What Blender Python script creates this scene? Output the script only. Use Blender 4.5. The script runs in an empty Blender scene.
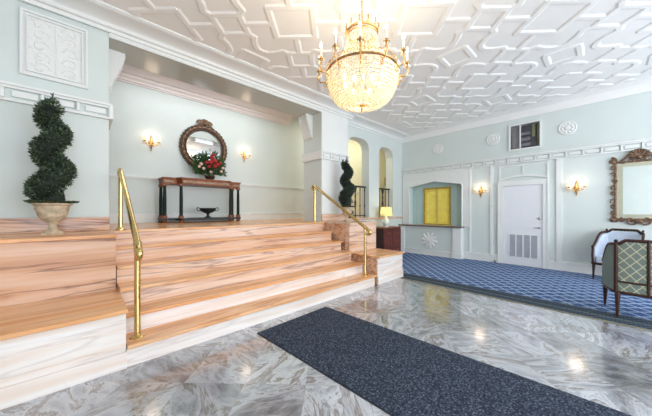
import bpy, bmesh, math, random
from mathutils import Vector, Matrix
random.seed(7)
S = 1.3                      # camera height in metres; the shell is laid out in units of it
PI = math.pi
C = bpy.context.scene.collection
sc = bpy.context.scene

# ------------------------------------------------------------------ materials
def newmat(name):
    m = bpy.data.materials.new(name); m.use_nodes = True
    nt = m.node_tree; b = nt.nodes['Principled BSDF']
    return m, nt, b
def N(nt, t, **kw):
    n = nt.nodes.new(t)
    for k, v in kw.items():
        if k in n.inputs.keys(): n.inputs[k].default_value = v
        else: setattr(n, k, v)
    return n
def L(nt, a, b): nt.links.new(a, b)
def ramp(nt, stops, interp='LINEAR'):
    r = nt.nodes.new('ShaderNodeValToRGB'); r.color_ramp.interpolation = interp
    e = r.color_ramp.elements
    while len(e) > 1: e.remove(e[-1])
    e[0].position = stops[0][0]; e[0].color = (*stops[0][1], 1)
    for p, c in stops[1:]:
        x = e.new(p); x.color = (*c, 1)
    return r
def simple(name, col, rough=.5, metal=0, var=.06, scale=12, bump=0, spec=.5, trans=0, ior=1.45, coat=0):
    m, nt, b = newmat(name)
    tc = N(nt, 'ShaderNodeTexCoord'); no = N(nt, 'ShaderNodeTexNoise'); no.inputs['Scale'].default_value = scale
    no.inputs['Detail'].default_value = 4
    L(nt, tc.outputs['Object'], no.inputs['Vector'])
    c1 = tuple(max(0, c*(1-var)) for c in col); c2 = tuple(min(1, c*(1+var)) for c in col)
    r = ramp(nt, [(.3, c1), (.7, c2)])
    L(nt, no.outputs['Fac'], r.inputs['Fac']); L(nt, r.outputs['Color'], b.inputs['Base Color'])
    b.inputs['Roughness'].default_value = rough; b.inputs['Metallic'].default_value = metal
    b.inputs['Specular IOR Level'].default_value = spec
    b.inputs['Transmission Weight'].default_value = trans; b.inputs['IOR'].default_value = ior
    b.inputs['Coat Weight'].default_value = coat
    if bump:
        bu = N(nt, 'ShaderNodeBump'); bu.inputs['Strength'].default_value = bump; bu.inputs['Distance'].default_value = .01
        L(nt, no.outputs['Fac'], bu.inputs['Height']); L(nt, bu.outputs['Normal'], b.inputs['Normal'])
    return m
def emit(name, col, strength):
    m, nt, b = newmat(name)
    b.inputs['Base Color'].default_value = (*col, 1)
    b.inputs['Emission Color'].default_value = (*col, 1); b.inputs['Emission Strength'].default_value = strength
    return m
def marble(name, stops, rough=.22, vein=(.30, .13, .06), veinamt=.75, sc3=(.34, 3.0, 4.6)):
    m, nt, b = newmat(name)
    tc = N(nt, 'ShaderNodeTexCoord'); mp = N(nt, 'ShaderNodeMapping'); mp.inputs['Scale'].default_value = sc3
    mp.inputs['Rotation'].default_value = (0, .04, .03)
    L(nt, tc.outputs['Object'], mp.inputs['Vector'])
    n1 = N(nt, 'ShaderNodeTexNoise'); n1.inputs['Scale'].default_value = 1.3; n1.inputs['Detail'].default_value = 6
    n1.inputs['Distortion'].default_value = .3
    L(nt, mp.outputs['Vector'], n1.inputs['Vector'])
    r = ramp(nt, stops); L(nt, n1.outputs['Fac'], r.inputs['Fac'])
    n2 = N(nt, 'ShaderNodeTexNoise'); n2.inputs['Scale'].default_value = 1.5; n2.inputs['Detail'].default_value = 4
    n2.inputs['Distortion'].default_value = .6
    L(nt, mp.outputs['Vector'], n2.inputs['Vector'])
    s1 = N(nt, 'ShaderNodeMath', operation='SUBTRACT'); L(nt, n2.outputs['Fac'], s1.inputs[0]); s1.inputs[1].default_value = .5
    s2 = N(nt, 'ShaderNodeMath', operation='ABSOLUTE'); L(nt, s1.outputs[0], s2.inputs[0])
    vr = ramp(nt, [(0, (1, 1, 1)), (.012, (.55, .55, .55)), (.035, (0, 0, 0))]); L(nt, s2.outputs[0], vr.inputs['Fac'])
    mx0 = N(nt, 'ShaderNodeMath', operation='MULTIPLY'); L(nt, vr.outputs['Color'], mx0.inputs[0]); mx0.inputs[1].default_value = veinamt
    mx = N(nt, 'ShaderNodeMixRGB'); L(nt, mx0.outputs[0], mx.inputs['Fac']); L(nt, r.outputs['Color'], mx.inputs['Color1'])
    mx.inputs['Color2'].default_value = (*vein, 1)
    g = N(nt, 'ShaderNodeGamma'); g.inputs['Gamma'].default_value = 1.25; L(nt, mx.outputs['Color'], g.inputs['Color'])
    L(nt, g.outputs['Color'], b.inputs['Base Color']); b.inputs['Roughness'].default_value = rough
    return m
M = {}
M['wall'] = simple('wall_aqua_paint', (.665, .72, .695), .55, var=.02, scale=2)
M['hallwall'] = simple('hall_warm_lit_paint', (.78, .78, .62), .6, var=.02, scale=2)  # alcove wall carried on; yellow-green of the warm hall light put into its colour
M['booth'] = simple('booth_blue_green_paint', (.52, .66, .64), .5, var=.03, scale=3)
M['white'] = simple('white_trim_paint', (.80, .81, .79), .4, var=.015, scale=3)
M['ceil'] = simple('ceiling_plaster', (.91, .89, .86), .6, var=.015, scale=3)
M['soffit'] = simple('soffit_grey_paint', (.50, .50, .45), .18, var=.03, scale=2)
M['cove'] = simple('alcove_cove_warm_lit', (.82, .74, .72), .5, var=.02, scale=2)  # pink of the warm alcove light put into the colour
M['door'] = simple('door_white_paint', (.80, .81, .84), .35, var=.01, scale=3)
M['plaster'] = simple('relief_plaster', (.80, .80, .78), .6, var=.03, scale=30, bump=.2)
M['m_daylit'] = marble('daylit_marble', [(.25, (.62, .50, .45)), (.40, (.82, .74, .70)), (.5, (.86, .82, .79)), (.62, (.80, .68, .60)), (.75, (.86, .81, .78))], veinamt=.3, vein=(.46, .34, .30))  # one marble throughout; whitening by daylight on the fronts put into this colour
M['m_tan'] = marble('tan_marble', [(.28, (.55, .29, .17)), (.40, (.71, .45, .30)), (.50, (.76, .54, .41)), (.60, (.68, .40, .25)), (.75, (.76, .56, .44))], vein=(.22, .09, .05))
M['m_mid'] = marble('pink_marble', [(.28, (.66, .42, .28)), (.40, (.78, .55, .41)), (.50, (.81, .64, .53)), (.60, (.75, .49, .33)), (.75, (.80, .62, .51))], veinamt=.55, vein=(.26, .14, .12))
M['m_warmlit'] = marble('warm_lit_orange_marble', [(.28, (.58, .28, .11)), (.42, (.82, .46, .22)), (.5, (.84, .56, .34)), (.6, (.72, .38, .16)), (.75, (.80, .56, .38))], veinamt=.4, vein=(.34, .15, .07))  # same marble on top faces; warm lamplight and slab hue both in the colour
M['brass'] = simple('polished_brass', (.66, .49, .20), .2, 1, var=.1, scale=8)
M['gilt'] = simple('antique_gilt', (.60, .36, .14), .35, 1, var=.4, scale=30, bump=.3)
M['bronze'] = simple('dark_bronze', (.10, .065, .045), .35, .5, var=.4, scale=40, bump=.3)
M['bronze_gold'] = simple('copper_gilt', (.20, .12, .075), .35, .5, var=.5, scale=40, bump=.3)
M['iron'] = simple('black_iron', (.02, .024, .024), .5, .0, var=.2)
M['mirror'] = simple('mirror_glass', (.88, .90, .90), .02, 1, var=.01)
M['mirror2'] = simple('bevelled_mirror', (.62, .58, .46), .2, 1, var=.05)
M['wood_red'] = simple('red_mahogany', (.24, .075, .028), .42, var=.35, scale=18, spec=.3)
M['wood_dark'] = simple('dark_walnut', (.045, .018, .013), .38, var=.3, scale=18, spec=.3)
M['wood_cherry'] = simple('cherry_wood', (.13, .03, .025), .4, spec=.3, var=.6, scale=14)
M['column'] = simple('green_black_column', (.012, .022, .02), .5, var=.3, spec=.2)
M['pot'] = simple('weathered_stone_pot', (.54, .43, .30), .7, var=.3, scale=22, bump=.4)
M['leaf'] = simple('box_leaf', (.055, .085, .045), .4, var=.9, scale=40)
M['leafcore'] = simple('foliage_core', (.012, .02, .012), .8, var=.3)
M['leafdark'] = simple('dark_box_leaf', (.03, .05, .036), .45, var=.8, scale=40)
M['wleaf'] = simple('bouquet_leaf', (.06, .13, .04), .45, var=.5, scale=50)
M['red'] = simple('red_petal', (.36, .012, .016), .5, var=.4, scale=60)
M['pinkp'] = simple('pink_white_petal', (.75, .50, .45), .5, var=.2, scale=60)
M['crystal'] = None
M['candle'] = simple('ivory_candle', (.90, .86, .74), .5, var=.02)
M['flame'] = emit('candle_bulb', (1, .82, .55), 28)
M['bulb'] = emit('inner_bulb', (1, .80, .50), 14)
M['shade'] = None
M['ceramic'] = simple('cream_ceramic', (.72, .74, .66), .25, var=.05)
M['yellow'] = simple('gold_lacquer', (1.0, .76, .14), .3, var=.10, scale=6)
M['yellow_d'] = simple('dark_gold_frame', (.48, .32, .04), .35, var=.15)
M['sill'] = simple('brown_counter', (.17, .11, .08), .3, var=.2)
M['steel'] = simple('brushed_steel', (.45, .45, .46), .35, 1, var=.05)
M['louver'] = simple('grey_louvre', (.42, .45, .50), .5, var=.05)
M['black'] = simple('black_void', (.02, .02, .022), .6, var=.1)
M['fabric_in'] = simple('pale_blue_satin', (.62, .70, .82), .45, var=.06, scale=9)
# crystal
def glowmat(name, col, tr, gl=.12, alpha=0):
    m, nt, b = newmat(name); nt.nodes.remove(b)
    o = nt.nodes['Material Output']
    t = N(nt, 'ShaderNodeBsdfTranslucent'); t.inputs['Color'].default_value = (*col, 1)
    d = N(nt, 'ShaderNodeBsdfDiffuse'); d.inputs['Color'].default_value = (*col, 1)
    g = N(nt, 'ShaderNodeBsdfGlossy'); g.inputs['Roughness'].default_value = .15
    a = N(nt, 'ShaderNodeMixShader'); a.inputs[0].default_value = tr; L(nt, d.outputs[0], a.inputs[1]); L(nt, t.outputs[0], a.inputs[2])
    c = N(nt, 'ShaderNodeMixShader'); c.inputs[0].default_value = gl; L(nt, a.outputs[0], c.inputs[1]); L(nt, g.outputs[0], c.inputs[2])
    L(nt, c.outputs[0], o.inputs['Surface'])
    return m
M['crystal'] = glowmat('cut_crystal', (.97, .91, .74), .6, .25)
M['shade'] = glowmat('cream_lamp_shade', (.92, .88, .62), .65, 0)
M['glass_shade'] = glowmat('frosted_glass_shade', (.98, .90, .78), .7, .1)

def floor_mat():
    m, nt, b = newmat('grey_marble_tiles')
    tc = N(nt, 'ShaderNodeTexCoord'); mp = N(nt, 'ShaderNodeMapping'); mp.vector_type = 'POINT'
    T = .354*S
    mp.inputs['Rotation'].default_value = (0, 0, PI/4); mp.inputs['Scale'].default_value = (1/T, 1/T, 1/T)
    mp.inputs['Location'].default_value = (.45, -1.489/.354+4, 0)
    L(nt, tc.outputs['Object'], mp.inputs['Vector'])
    fl = N(nt, 'ShaderNodeVectorMath', operation='FLOOR'); L(nt, mp.outputs[0], fl.inputs[0])
    fr = N(nt, 'ShaderNodeVectorMath', operation='FRACTION'); L(nt, mp.outputs[0], fr.inputs[0])
    wn = N(nt, 'ShaderNodeTexWhiteNoise'); L(nt, fl.outputs[0], wn.inputs['Vector'])
    sp = N(nt, 'ShaderNodeSeparateXYZ'); L(nt, fr.outputs[0], sp.inputs[0])
    rot = N(nt, 'ShaderNodeVectorRotate'); rot.rotation_type = 'Z_AXIS'; L(nt, fr.outputs[0], rot.inputs['Vector'])
    am = N(nt, 'ShaderNodeMath', operation='MULTIPLY'); L(nt, wn.outputs['Value'], am.inputs[0]); am.inputs[1].default_value = 6.28
    L(nt, am.outputs[0], rot.inputs['Angle'])
    off = N(nt, 'ShaderNodeVectorMath', operation='SCALE'); L(nt, wn.outputs['Color'], off.inputs[0]); off.inputs['Scale'].default_value = 40
    ad = N(nt, 'ShaderNodeVectorMath', operation='ADD'); L(nt, rot.outputs[0], ad.inputs[0]); L(nt, off.outputs[0], ad.inputs[1])
    st = N(nt, 'ShaderNodeMapping'); st.inputs['Scale'].default_value = (.7, 1.7, 1); L(nt, ad.outputs[0], st.inputs['Vector'])
    n1 = N(nt, 'ShaderNodeTexNoise'); n1.inputs['Scale'].default_value = 1.2; n1.inputs['Detail'].default_value = 10; n1.inputs['Distortion'].default_value = .9; n1.inputs['Roughness'].default_value = .68
    L(nt, st.outputs[0], n1.inputs['Vector'])
    r1 = ramp(nt, [(.28, (.07, .075, .095)), (.38, (.22, .22, .25)), (.45, (.36, .38, .43)), (.52, (.56, .59, .66)), (.56, (.20, .17, .155)), (.62, (.42, .44, .50)), (.70, (.28, .30, .35)), (.8, (.12, .12, .14))])
    L(nt, n1.outputs['Fac'], r1.inputs['Fac'])
    n2 = N(nt, 'ShaderNodeTexNoise'); n2.inputs['Scale'].default_value = 1.1; n2.inputs['Detail'].default_value = 4; n2.inputs['Distortion'].default_value = 2.2
    L(nt, st.outputs[0], n2.inputs['Vector'])
    s1 = N(nt, 'ShaderNodeMath', operation='SUBTRACT'); L(nt, n2.outputs['Fac'], s1.inputs[0]); s1.inputs[1].default_value = .5
    s2 = N(nt, 'ShaderNodeMath', operation='ABSOLUTE'); L(nt, s1.outputs[0], s2.inputs[0])
    vr = ramp(nt, [(0, (1, 1, 1)), (.01, (.6, .6, .6)), (.03, (0, 0, 0))]); L(nt, s2.outputs[0], vr.inputs['Fac'])
    v0 = N(nt, 'ShaderNodeMath', operation='MULTIPLY'); L(nt, vr.outputs['Color'], v0.inputs[0]); v0.inputs[1].default_value = .35
    mx = N(nt, 'ShaderNodeMixRGB'); L(nt, v0.outputs[0], mx.inputs['Fac']); L(nt, r1.outputs['Color'], mx.inputs['Color1']); mx.inputs['Color2'].default_value = (.72, .72, .74, 1)
    # per tile value
    tv = N(nt, 'ShaderNodeMapRange'); L(nt, wn.outputs['Value'], tv.inputs['Value']); tv.inputs['To Min'].default_value = .58; tv.inputs['To Max'].default_value = 1.05
    mv = N(nt, 'ShaderNodeVectorMath', operation='SCALE'); L(nt, mx.outputs['Color'], mv.inputs[0]); L(nt, tv.outputs[0], mv.inputs['Scale'])
    # seams
    last = None
    for ax in ('X', 'Y'):
        a = N(nt, 'ShaderNodeMath', operation='SUBTRACT'); L(nt, sp.outputs[ax], a.inputs[0]); a.inputs[1].default_value = .5
        c = N(nt, 'ShaderNodeMath', operation='ABSOLUTE'); L(nt, a.outputs[0], c.inputs[0])
        d = N(nt, 'ShaderNodeMath', operation='GREATER_THAN'); L(nt, c.outputs[0], d.inputs[0]); d.inputs[1].default_value = .494
        if last:
            e = N(nt, 'ShaderNodeMath', operation='MAXIMUM'); L(nt, last.outputs[0], e.inputs[0]); L(nt, d.outputs[0], e.inputs[1]); last = e
        else: last = d
    lf = N(nt, 'ShaderNodeMath', operation='MULTIPLY'); L(nt, last.outputs[0], lf.inputs[0]); lf.inputs[1].default_value = .5
    m2 = N(nt, 'ShaderNodeMixRGB'); L(nt, lf.outputs[0], m2.inputs['Fac']); L(nt, mv.outputs[0], m2.inputs['Color1']); m2.inputs['Color2'].default_value = (.22, .22, .23, 1)
    L(nt, m2.outputs[0], b.inputs['Base Color'])
    b.inputs['Roughness'].default_value = .16; b.inputs['Specular IOR Level'].default_value = 1.0; b.inputs['Coat Weight'].default_value = 1; b.inputs['Coat Roughness'].default_value = .10; b.inputs['Coat IOR'].default_value = 1.6
    return m
M['floor'] = floor_mat()

def carpet_mat():
    m, nt, b = newmat('blue_trellis_carpet')
    tc = N(nt, 'ShaderNodeTexCoord'); sx = N(nt, 'ShaderNodeSeparateXYZ'); L(nt, tc.outputs['Object'], sx.inputs[0])
    def lattice(p, w, ox=0):
        last = None
        for sg in (1, -1):
            k = N(nt, 'ShaderNodeMath', operation='MULTIPLY'); L(nt, sx.outputs['Y'], k.inputs[0]); k.inputs[1].default_value = sg
            a = N(nt, 'ShaderNodeMath', operation='ADD'); L(nt, sx.outputs['X'], a.inputs[0]); L(nt, k.outputs[0], a.inputs[1])
            d = N(nt, 'ShaderNodeMath', operation='PINGPONG'); L(nt, a.outputs[0], d.inputs[0]); d.inputs[1].default_value = p
            e = N(nt, 'ShaderNodeMath', operation='LESS_THAN'); L(nt, d.outputs[0], e.inputs[0]); e.inputs[1].default_value = w
            if last:
                f = N(nt, 'ShaderNodeMath', operation='MAXIMUM'); L(nt, last.outputs[0], f.inputs[0]); L(nt, e.outputs[0], f.inputs[1]); last = f
            else: last = e
        return last
    la = lattice(.11, .018)
    no = N(nt, 'ShaderNodeTexNoise'); no.inputs['Scale'].default_value = 60; L(nt, tc.outputs['Object'], no.inputs['Vector'])
    r = ramp(nt, [(.3, (.035, .075, .19)), (.7, (.08, .145, .31))]); L(nt, no.outputs['Fac'], r.inputs['Fac'])
    mx = N(nt, 'ShaderNodeMixRGB'); L(nt, la.outputs[0], mx.inputs['Fac']); L(nt, r.outputs[0], mx.inputs['Color1']); mx.inputs['Color2'].default_value = (.36, .45, .60, 1)
    # border: near edge of the carpet, navy with gold bands
    ex = N(nt, 'ShaderNodeMath', operation='SUBTRACT'); L(nt, sx.outputs['X'], ex.inputs[0]); ex.inputs[1].default_value = 3.44*S
    rb = ramp(nt, [(0, (.22, .21, .13)), (.05, (.012, .022, .05)), (.30, (.02, .035, .07)), (.40, (.13, .14, .10)), (.46, (.010, .02, .05)), (.9, (.10, .13, .16))], 'CONSTANT')
    sc_ = N(nt, 'ShaderNodeMath', operation='DIVIDE'); L(nt, ex.outputs[0], sc_.inputs[0]); sc_.inputs[1].default_value = .42
    L(nt, sc_.outputs[0], rb.inputs['Fac'])
    la2 = lattice(.035, .007)
    mb = N(nt, 'ShaderNodeMixRGB'); m_ = N(nt, 'ShaderNodeMath', operation='MULTIPLY'); L(nt, la2.outputs[0], m_.inputs[0]); m_.inputs[1].default_value = .45
    L(nt, m_.outputs[0], mb.inputs['Fac']); L(nt, rb.outputs[0], mb.inputs['Color1']); mb.inputs['Color2'].default_value = (.22, .27, .28, 1)
    gt = N(nt, 'ShaderNodeMath', operation='GREATER_THAN'); L(nt, sc_.outputs[0], gt.inputs[0]); gt.inputs[1].default_value = 1
    fx = N(nt, 'ShaderNodeMixRGB'); L(nt, gt.outputs[0], fx.inputs['Fac']); L(nt, mb.outputs[0], fx.inputs['Color1']); L(nt, mx.outputs[0], fx.inputs['Color2'])
    L(nt, fx.outputs[0], b.inputs['Base Color']); b.inputs['Roughness'].default_value = .9; b.inputs['Specular IOR Level'].default_value = .1
    return m
M['carpet'] = carpet_mat()
def mat_mat():
    m, nt, b = newmat('navy_looped_mat')
    tc = N(nt, 'ShaderNodeTexCoord'); no = N(nt, 'ShaderNodeTexNoise'); no.inputs['Scale'].default_value = 75; no.inputs['Detail'].default_value = 2
    L(nt, tc.outputs['Object'], no.inputs['Vector'])
    r = ramp(nt, [(.35, (.018, .024, .040)), (.55, (.042, .054, .082)), (.68, (.13, .16, .21))]); L(nt, no.outputs['Fac'], r.inputs['Fac'])
    L(nt, r.outputs[0], b.inputs['Base Color']); b.inputs['Roughness'].default_value = .95; b.inputs['Specular IOR Level'].default_value = .15
    bu = N(nt, 'ShaderNodeBump'); bu.inputs['Strength'].default_value = .5; bu.inputs['Distance'].default_value = .01
    L(nt, no.outputs['Fac'], bu.inputs['Height']); L(nt, bu.outputs[0], b.inputs['Normal'])
    return m
M['mat'] = mat_mat()
def trellis_fabric():
    m, nt, b = newmat('green_trellis_fabric')
    tc = N(nt, 'ShaderNodeTexCoord'); sx = N(nt, 'ShaderNodeSeparateXYZ'); L(nt, tc.outputs['Object'], sx.inputs[0])
    last = None
    h = N(nt, 'ShaderNodeMath', operation='ADD'); L(nt, sx.outputs['X'], h.inputs[0])
    hy = N(nt, 'ShaderNodeMath', operation='MULTIPLY'); L(nt, sx.outputs['Y'], hy.inputs[0]); hy.inputs[1].default_value = .35; L(nt, hy.outputs[0], h.inputs[1])
    for sg in (.8, -.8):
        k = N(nt, 'ShaderNodeMath', operation='MULTIPLY'); L(nt, sx.outputs['Z'], k.inputs[0]); k.inputs[1].default_value = sg
        a = N(nt, 'ShaderNodeMath', operation='ADD'); L(nt, h.outputs[0], a.inputs[0]); L(nt, k.outputs[0], a.inputs[1])
        d = N(nt, 'ShaderNodeMath', operation='PINGPONG'); L(nt, a.outputs[0], d.inputs[0]); d.inputs[1].default_value = .046
        e = N(nt, 'ShaderNodeMath', operation='LESS_THAN'); L(nt, d.outputs[0], e.inputs[0]); e.inputs[1].default_value = .0055
        if last:
            f = N(nt, 'ShaderNodeMath', operation='MAXIMUM'); L(nt, last.outputs[0], f.inputs[0]); L(nt, e.outputs[0], f.inputs[1]); last = f
        else: last = e
    mx = N(nt, 'ShaderNodeMixRGB'); L(nt, last.outputs[0], mx.inputs['Fac']); mx.inputs['Color1'].default_value = (.15, .19, .165, 1); mx.inputs['Color2'].default_value = (.50, .48, .33, 1)
    L(nt, mx.outputs[0], b.inputs['Base Color']); b.inputs['Roughness'].default_value = .6; b.inputs['Sheen Weight'].default_value = .2
    return m
M['trellis'] = trellis_fabric()
M['sidefab'] = simple('green_side_fabric', (.17, .22, .20), .6, var=.1, scale=30)

# ------------------------------------------------------------------ mesh builder
JR = random.Random(99)
class MB:
    def __init__(s): s.v = []; s.f = []
    def add(s, vs, fs):
        o = len(s.v); s.v += [tuple(p) for p in vs]; s.f += [tuple(i+o for i in f) for f in fs]; return s
    def box(s, x0, x1, y0, y1, z0, z1, bev=0):
        if bev:
            bm = bmesh.new(); bmesh.ops.create_cube(bm, size=1)
            for v in bm.verts: v.co = Vector(((x0+x1)/2+v.co.x*(x1-x0), (y0+y1)/2+v.co.y*(y1-y0), (z0+z1)/2+v.co.z*(z1-z0)))
            bmesh.ops.bevel(bm, geom=bm.edges[:], offset=bev, segments=2, affect='EDGES', profile=.5)
            bm.verts.index_update(); s.add([v.co.copy() for v in bm.verts], [[v.index for v in f.verts] for f in bm.faces]); bm.free(); return s
        j = JR.uniform(0, .0005); x0 += j; y0 += j; z0 += j*.3; x1 -= j; y1 -= j; z1 -= j
        v = [(x0,y0,z0),(x1,y0,z0),(x1,y1,z0),(x0,y1,z0),(x0,y0,z1),(x1,y0,z1),(x1,y1,z1),(x0,y1,z1)]
        return s.add(v, [(0,3,2,1),(4,5,6,7),(0,1,5,4),(1,2,6,5),(2,3,7,6),(3,0,4,7)])
    def tube(s, pts, r, n=8, closed=False):
        pts = [Vector(p) for p in pts]; m = len(pts); vs = []; fs = []
        rs = r if isinstance(r, (list, tuple)) else [r]*m
        up = None
        for i, p in enumerate(pts):
            if closed: t = pts[(i+1) % m]-pts[i-1]
            else: t = pts[min(i+1, m-1)]-pts[max(i-1, 0)]
            if t.length < 1e-9: t = Vector((0,0,1))
            t.normalize()
            if up is None:
                up = Vector((0,0,1)) if abs(t.z) < .9 else Vector((1,0,0))
            a = (up - t*up.dot(t))
            if a.length < 1e-6: a = t.orthogonal()
            a.normalize(); up = a; b = t.cross(a)
            for k in range(n):
                th = 2*PI*k/n; vs.append(p + (a*math.cos(th)+b*math.sin(th))*rs[i])
        for i in range(m if closed else m-1):
            j = (i+1) % m
            for k in range(n):
                fs.append((i*n+k, i*n+(k+1)%n, j*n+(k+1)%n, j*n+k))
        if not closed:
            fs.append(tuple(range(n))[::-1]); fs.append(tuple((m-1)*n+k for k in range(n)))
        return s.add(vs, fs)
    def lathe(s, prof, n=24, c=(0,0,0), axis='Z', caps=True):
        vs = []; fs = []
        for r, z in prof:
            for k in range(n):
                a = 2*PI*k/n; x, y = r*math.cos(a), r*math.sin(a)
                if axis == 'Z': vs.append((c[0]+x, c[1]+y, c[2]+z))
                elif axis == 'X': vs.append((c[0]+z, c[1]+x, c[2]+y))
                else: vs.append((c[0]+x, c[1]+z, c[2]+y))
        for i in range(len(prof)-1):
            for k in range(n): fs.append((i*n+k, i*n+(k+1)%n, (i+1)*n+(k+1)%n, (i+1)*n+k))
        if caps:
            fs.append(tuple(range(n))[::-1]); fs.append(tuple((len(prof)-1)*n+k for k in range(n)))
        return s.add(vs, fs)
    def ball(s, c, r, n=8, m=6, sx=1, sy=1, sz=1):
        vs = [(c[0], c[1], c[2]-r*sz)]; fs = []
        for i in range(1, m):
            ph = -PI/2+PI*i/m
            for k in range(n):
                a = 2*PI*k/n; vs.append((c[0]+r*sx*math.cos(ph)*math.cos(a), c[1]+r*sy*math.cos(ph)*math.sin(a), c[2]+r*sz*math.sin(ph)))
        vs.append((c[0], c[1], c[2]+r*sz)); t = len(vs)-1
        for k in range(n): fs.append((0, 1+(k+1)%n, 1+k)); fs.append((t, t-n+k, t-n+(k+1)%n))
        for i in range(m-2):
            for k in range(n): fs.append((1+i*n+k, 1+i*n+(k+1)%n, 1+(i+1)*n+(k+1)%n, 1+(i+1)*n+k))
        return s.add(vs, fs)
    def prism(s, poly, a0, a1, plane='XZ'):
        n = len(poly); vs = []
        for a in (a0, a1):
            for p, q in poly:
                if plane == 'XZ': vs.append((p, a, q))
                elif plane == 'YZ': vs.append((a, p, q))
                else: vs.append((p, q, a))
        fs = [tuple(range(n))[::-1], tuple(range(n, 2*n))] + [(i, (i+1)%n, n+(i+1)%n, n+i) for i in range(n)]
        return s.add(vs, fs)
    def xf(s, mat, i0=0):
        for i in range(i0, len(s.v)): s.v[i] = tuple(mat @ Vector(s.v[i]))
        return s
    def build(s, name, mat, parent=None, sc=1.0, loc=(0,0,0), rz=0, smooth=False):
        me = bpy.data.meshes.new(name); me.from_pydata([(x*sc, y*sc, z*sc) for x, y, z in s.v], [], s.f); me.update()
        bm = bmesh.new(); bm.from_mesh(me); bmesh.ops.recalc_face_normals(bm, faces=bm.faces[:]); bm.to_mesh(me); bm.free()
        mats = mat if isinstance(mat, (list, tuple)) else [mat]
        for q in mats: me.materials.append(q)
        if smooth:
            for p in me.polygons: p.use_smooth = True
            try: me.set_sharp_from_angle(angle=math.radians(40))
            except Exception: pass
        o = bpy.data.objects.new(name, me); C.objects.link(o)
        o.location = loc; o.rotation_euler = (0,0,rz)
        if parent: o.parent = parent
        return o
def tag(o, label, cat, group=None, kind=None):
    o['label'] = label; o['category'] = cat
    if group: o['group'] = group
    if kind: o['kind'] = kind
    return o
def struct(o): o['kind'] = 'structure'; return o
def thing(name, label, cat, loc=(0,0,0), rz=0, group=None):
    o = bpy.data.objects.new(name, None); C.objects.link(o); o.empty_display_size = .1
    o.location = loc; o.rotation_euler = (0,0,rz); return tag(o, label, cat, group)
def copy_tree(o, parent=None):
    c = o.copy(); C.objects.link(c); c.parent = parent
    for ch in list(o.children): copy_tree(ch, c)
    return c
def P(x, y, z): return (x*S, y*S, z*S)

# ------------------------------------------------------------------ layout numbers (camera-height units)
XF = 5.8; YO = 3.22; YI = 3.69; YA = 3.4; YAB = 3.6; YB = 4.8
XL = -1.5; YW = -2.7; HC = 2.80; ZP = .815
XJ0, XJ1 = .20, 2.93; XP1 = 3.57; ZO = 2.645
XH = 8.6; HA = 3.12

# ------------------------------------------------------------------ shell
struct(MB().box(XL-.15, XF+.5, YW-.15, YO+.2, -.06, 0).build('floor', M['floor'], sc=S))
# landing floor
b = MB().box(XL, XP1, 3.13, YB, .70, ZP); b.box(XP1, XH, YA, YB, .70, ZP)
struct(b.build('floor_landing', M['m_warmlit'], sc=S))
# ceiling with strapwork ribs
b = MB().box(XL-.15, XF+.2, YW-.15, YA+.1, HC, HC+.06)
A1 = Vector((.70711, -.70711)); A2 = Vector((.70711, .70711)); O = Vector((1.49, 2.04))
def clip(p, q, x0, x1, y0, y1):
    t0, t1 = 0., 1.; d = q-p
    for pp, qq in ((-d.x, p.x-x0), (d.x, x1-p.x), (-d.y, p.y-y0), (d.y, y1-p.y)):
        if abs(pp) < 1e-9:
            if qq < 0: return None
        else:
            r = qq/pp
            if pp < 0: t0 = max(t0, r)
            else: t1 = min(t1, r)
    if t0 >= t1: return None
    return p+d*t0, p+d*t1
def rib(mb, p, q):
    r = clip(p, q, XL, XF-.27, YW, 2.93)
    if not r: return
    p, q = r; d = q-p
    if d.length < .01: return
    d.normalize(); n = Vector((-d.y, d.x)); w0, w1, dp = .040, .020, .0105+JR.uniform(-.001, .001)
    p = p-d*.012; q = q+d*.012
    vs = []
    for e in (p, q):
        for s_, w, z in ((-1, w0, HC), (-1, w1, HC-dp), (1, w1, HC-dp), (1, w0, HC)):
            vs.append((e.x+n.x*w*s_, e.y+n.y*w*s_, z))
    mb.add(vs, [(0,1,5,4),(1,2,6,5),(2,3,7,6),(0,3,2,1),(4,5,6,7)])
p_ = .61
def W(a, c): return O + A1*a + A2*c
def poly(mb, pts, closed=False):
    for i in range(len(pts) if closed else len(pts)-1): rib(mb, W(*pts[i]), W(*pts[(i+1) % len(pts)]))
for i in range(-7, 8):
    for j in range(-7, 8):
        cx, cy = 2*p_*i, 2*p_*j
        w = W(cx, cy)
        if not (XL-1.3 < w.x < XF+1.3 and YW-1.3 < w.y < 4.3): continue
        l, sm, dm = .20, .13, .20
        poly(b, [(cx-l, cy-l), (cx+l, cy-l), (cx+l, cy+l), (cx-l, cy+l)], True)
        for (sx, sy) in ((p_, 0), (0, p_)):
            poly(b, [(cx+sx-sm, cy+sy-sm), (cx+sx+sm, cy+sy-sm), (cx+sx+sm, cy+sy+sm), (cx+sx-sm, cy+sy+sm)], True)
            for sg in (1, -1):   # links between the big and the small squares
                poly(b, [(cx+sx*(1 if sg > 0 else 1), cy+sy) if False else ((cx+sg*l, cy) if sx else (cx, cy+sg*l)), ((cx+sg*(p_-sm), cy) if sx else (cx, cy+sg*(p_-sm)))])
        dx, dy = cx+p_, cy+p_
        poly(b, [(dx-dm, dy), (dx, dy-dm), (dx+dm, dy), (dx, dy+dm)], True)
        for sx in (1, -1):
            for sy in (1, -1):
                pts = [(.13, .48), (.175, .43), (.15, .34), (.15, .25), (.17, .20), (.20, .17), (.25, .15), (.34, .15), (.43, .175), (.48, .13)]
                poly(b, [(dx+sx*u, dy+sy*v) for u, v in pts])
struct(b.build('ceiling', M['ceil'], sc=S))
# alcove / hall ceiling
struct(MB().box(XL, XH, YI-.02, YB+.2, HA, HA+.06).build('ceiling_alcove', M['cove'], sc=S))

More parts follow.
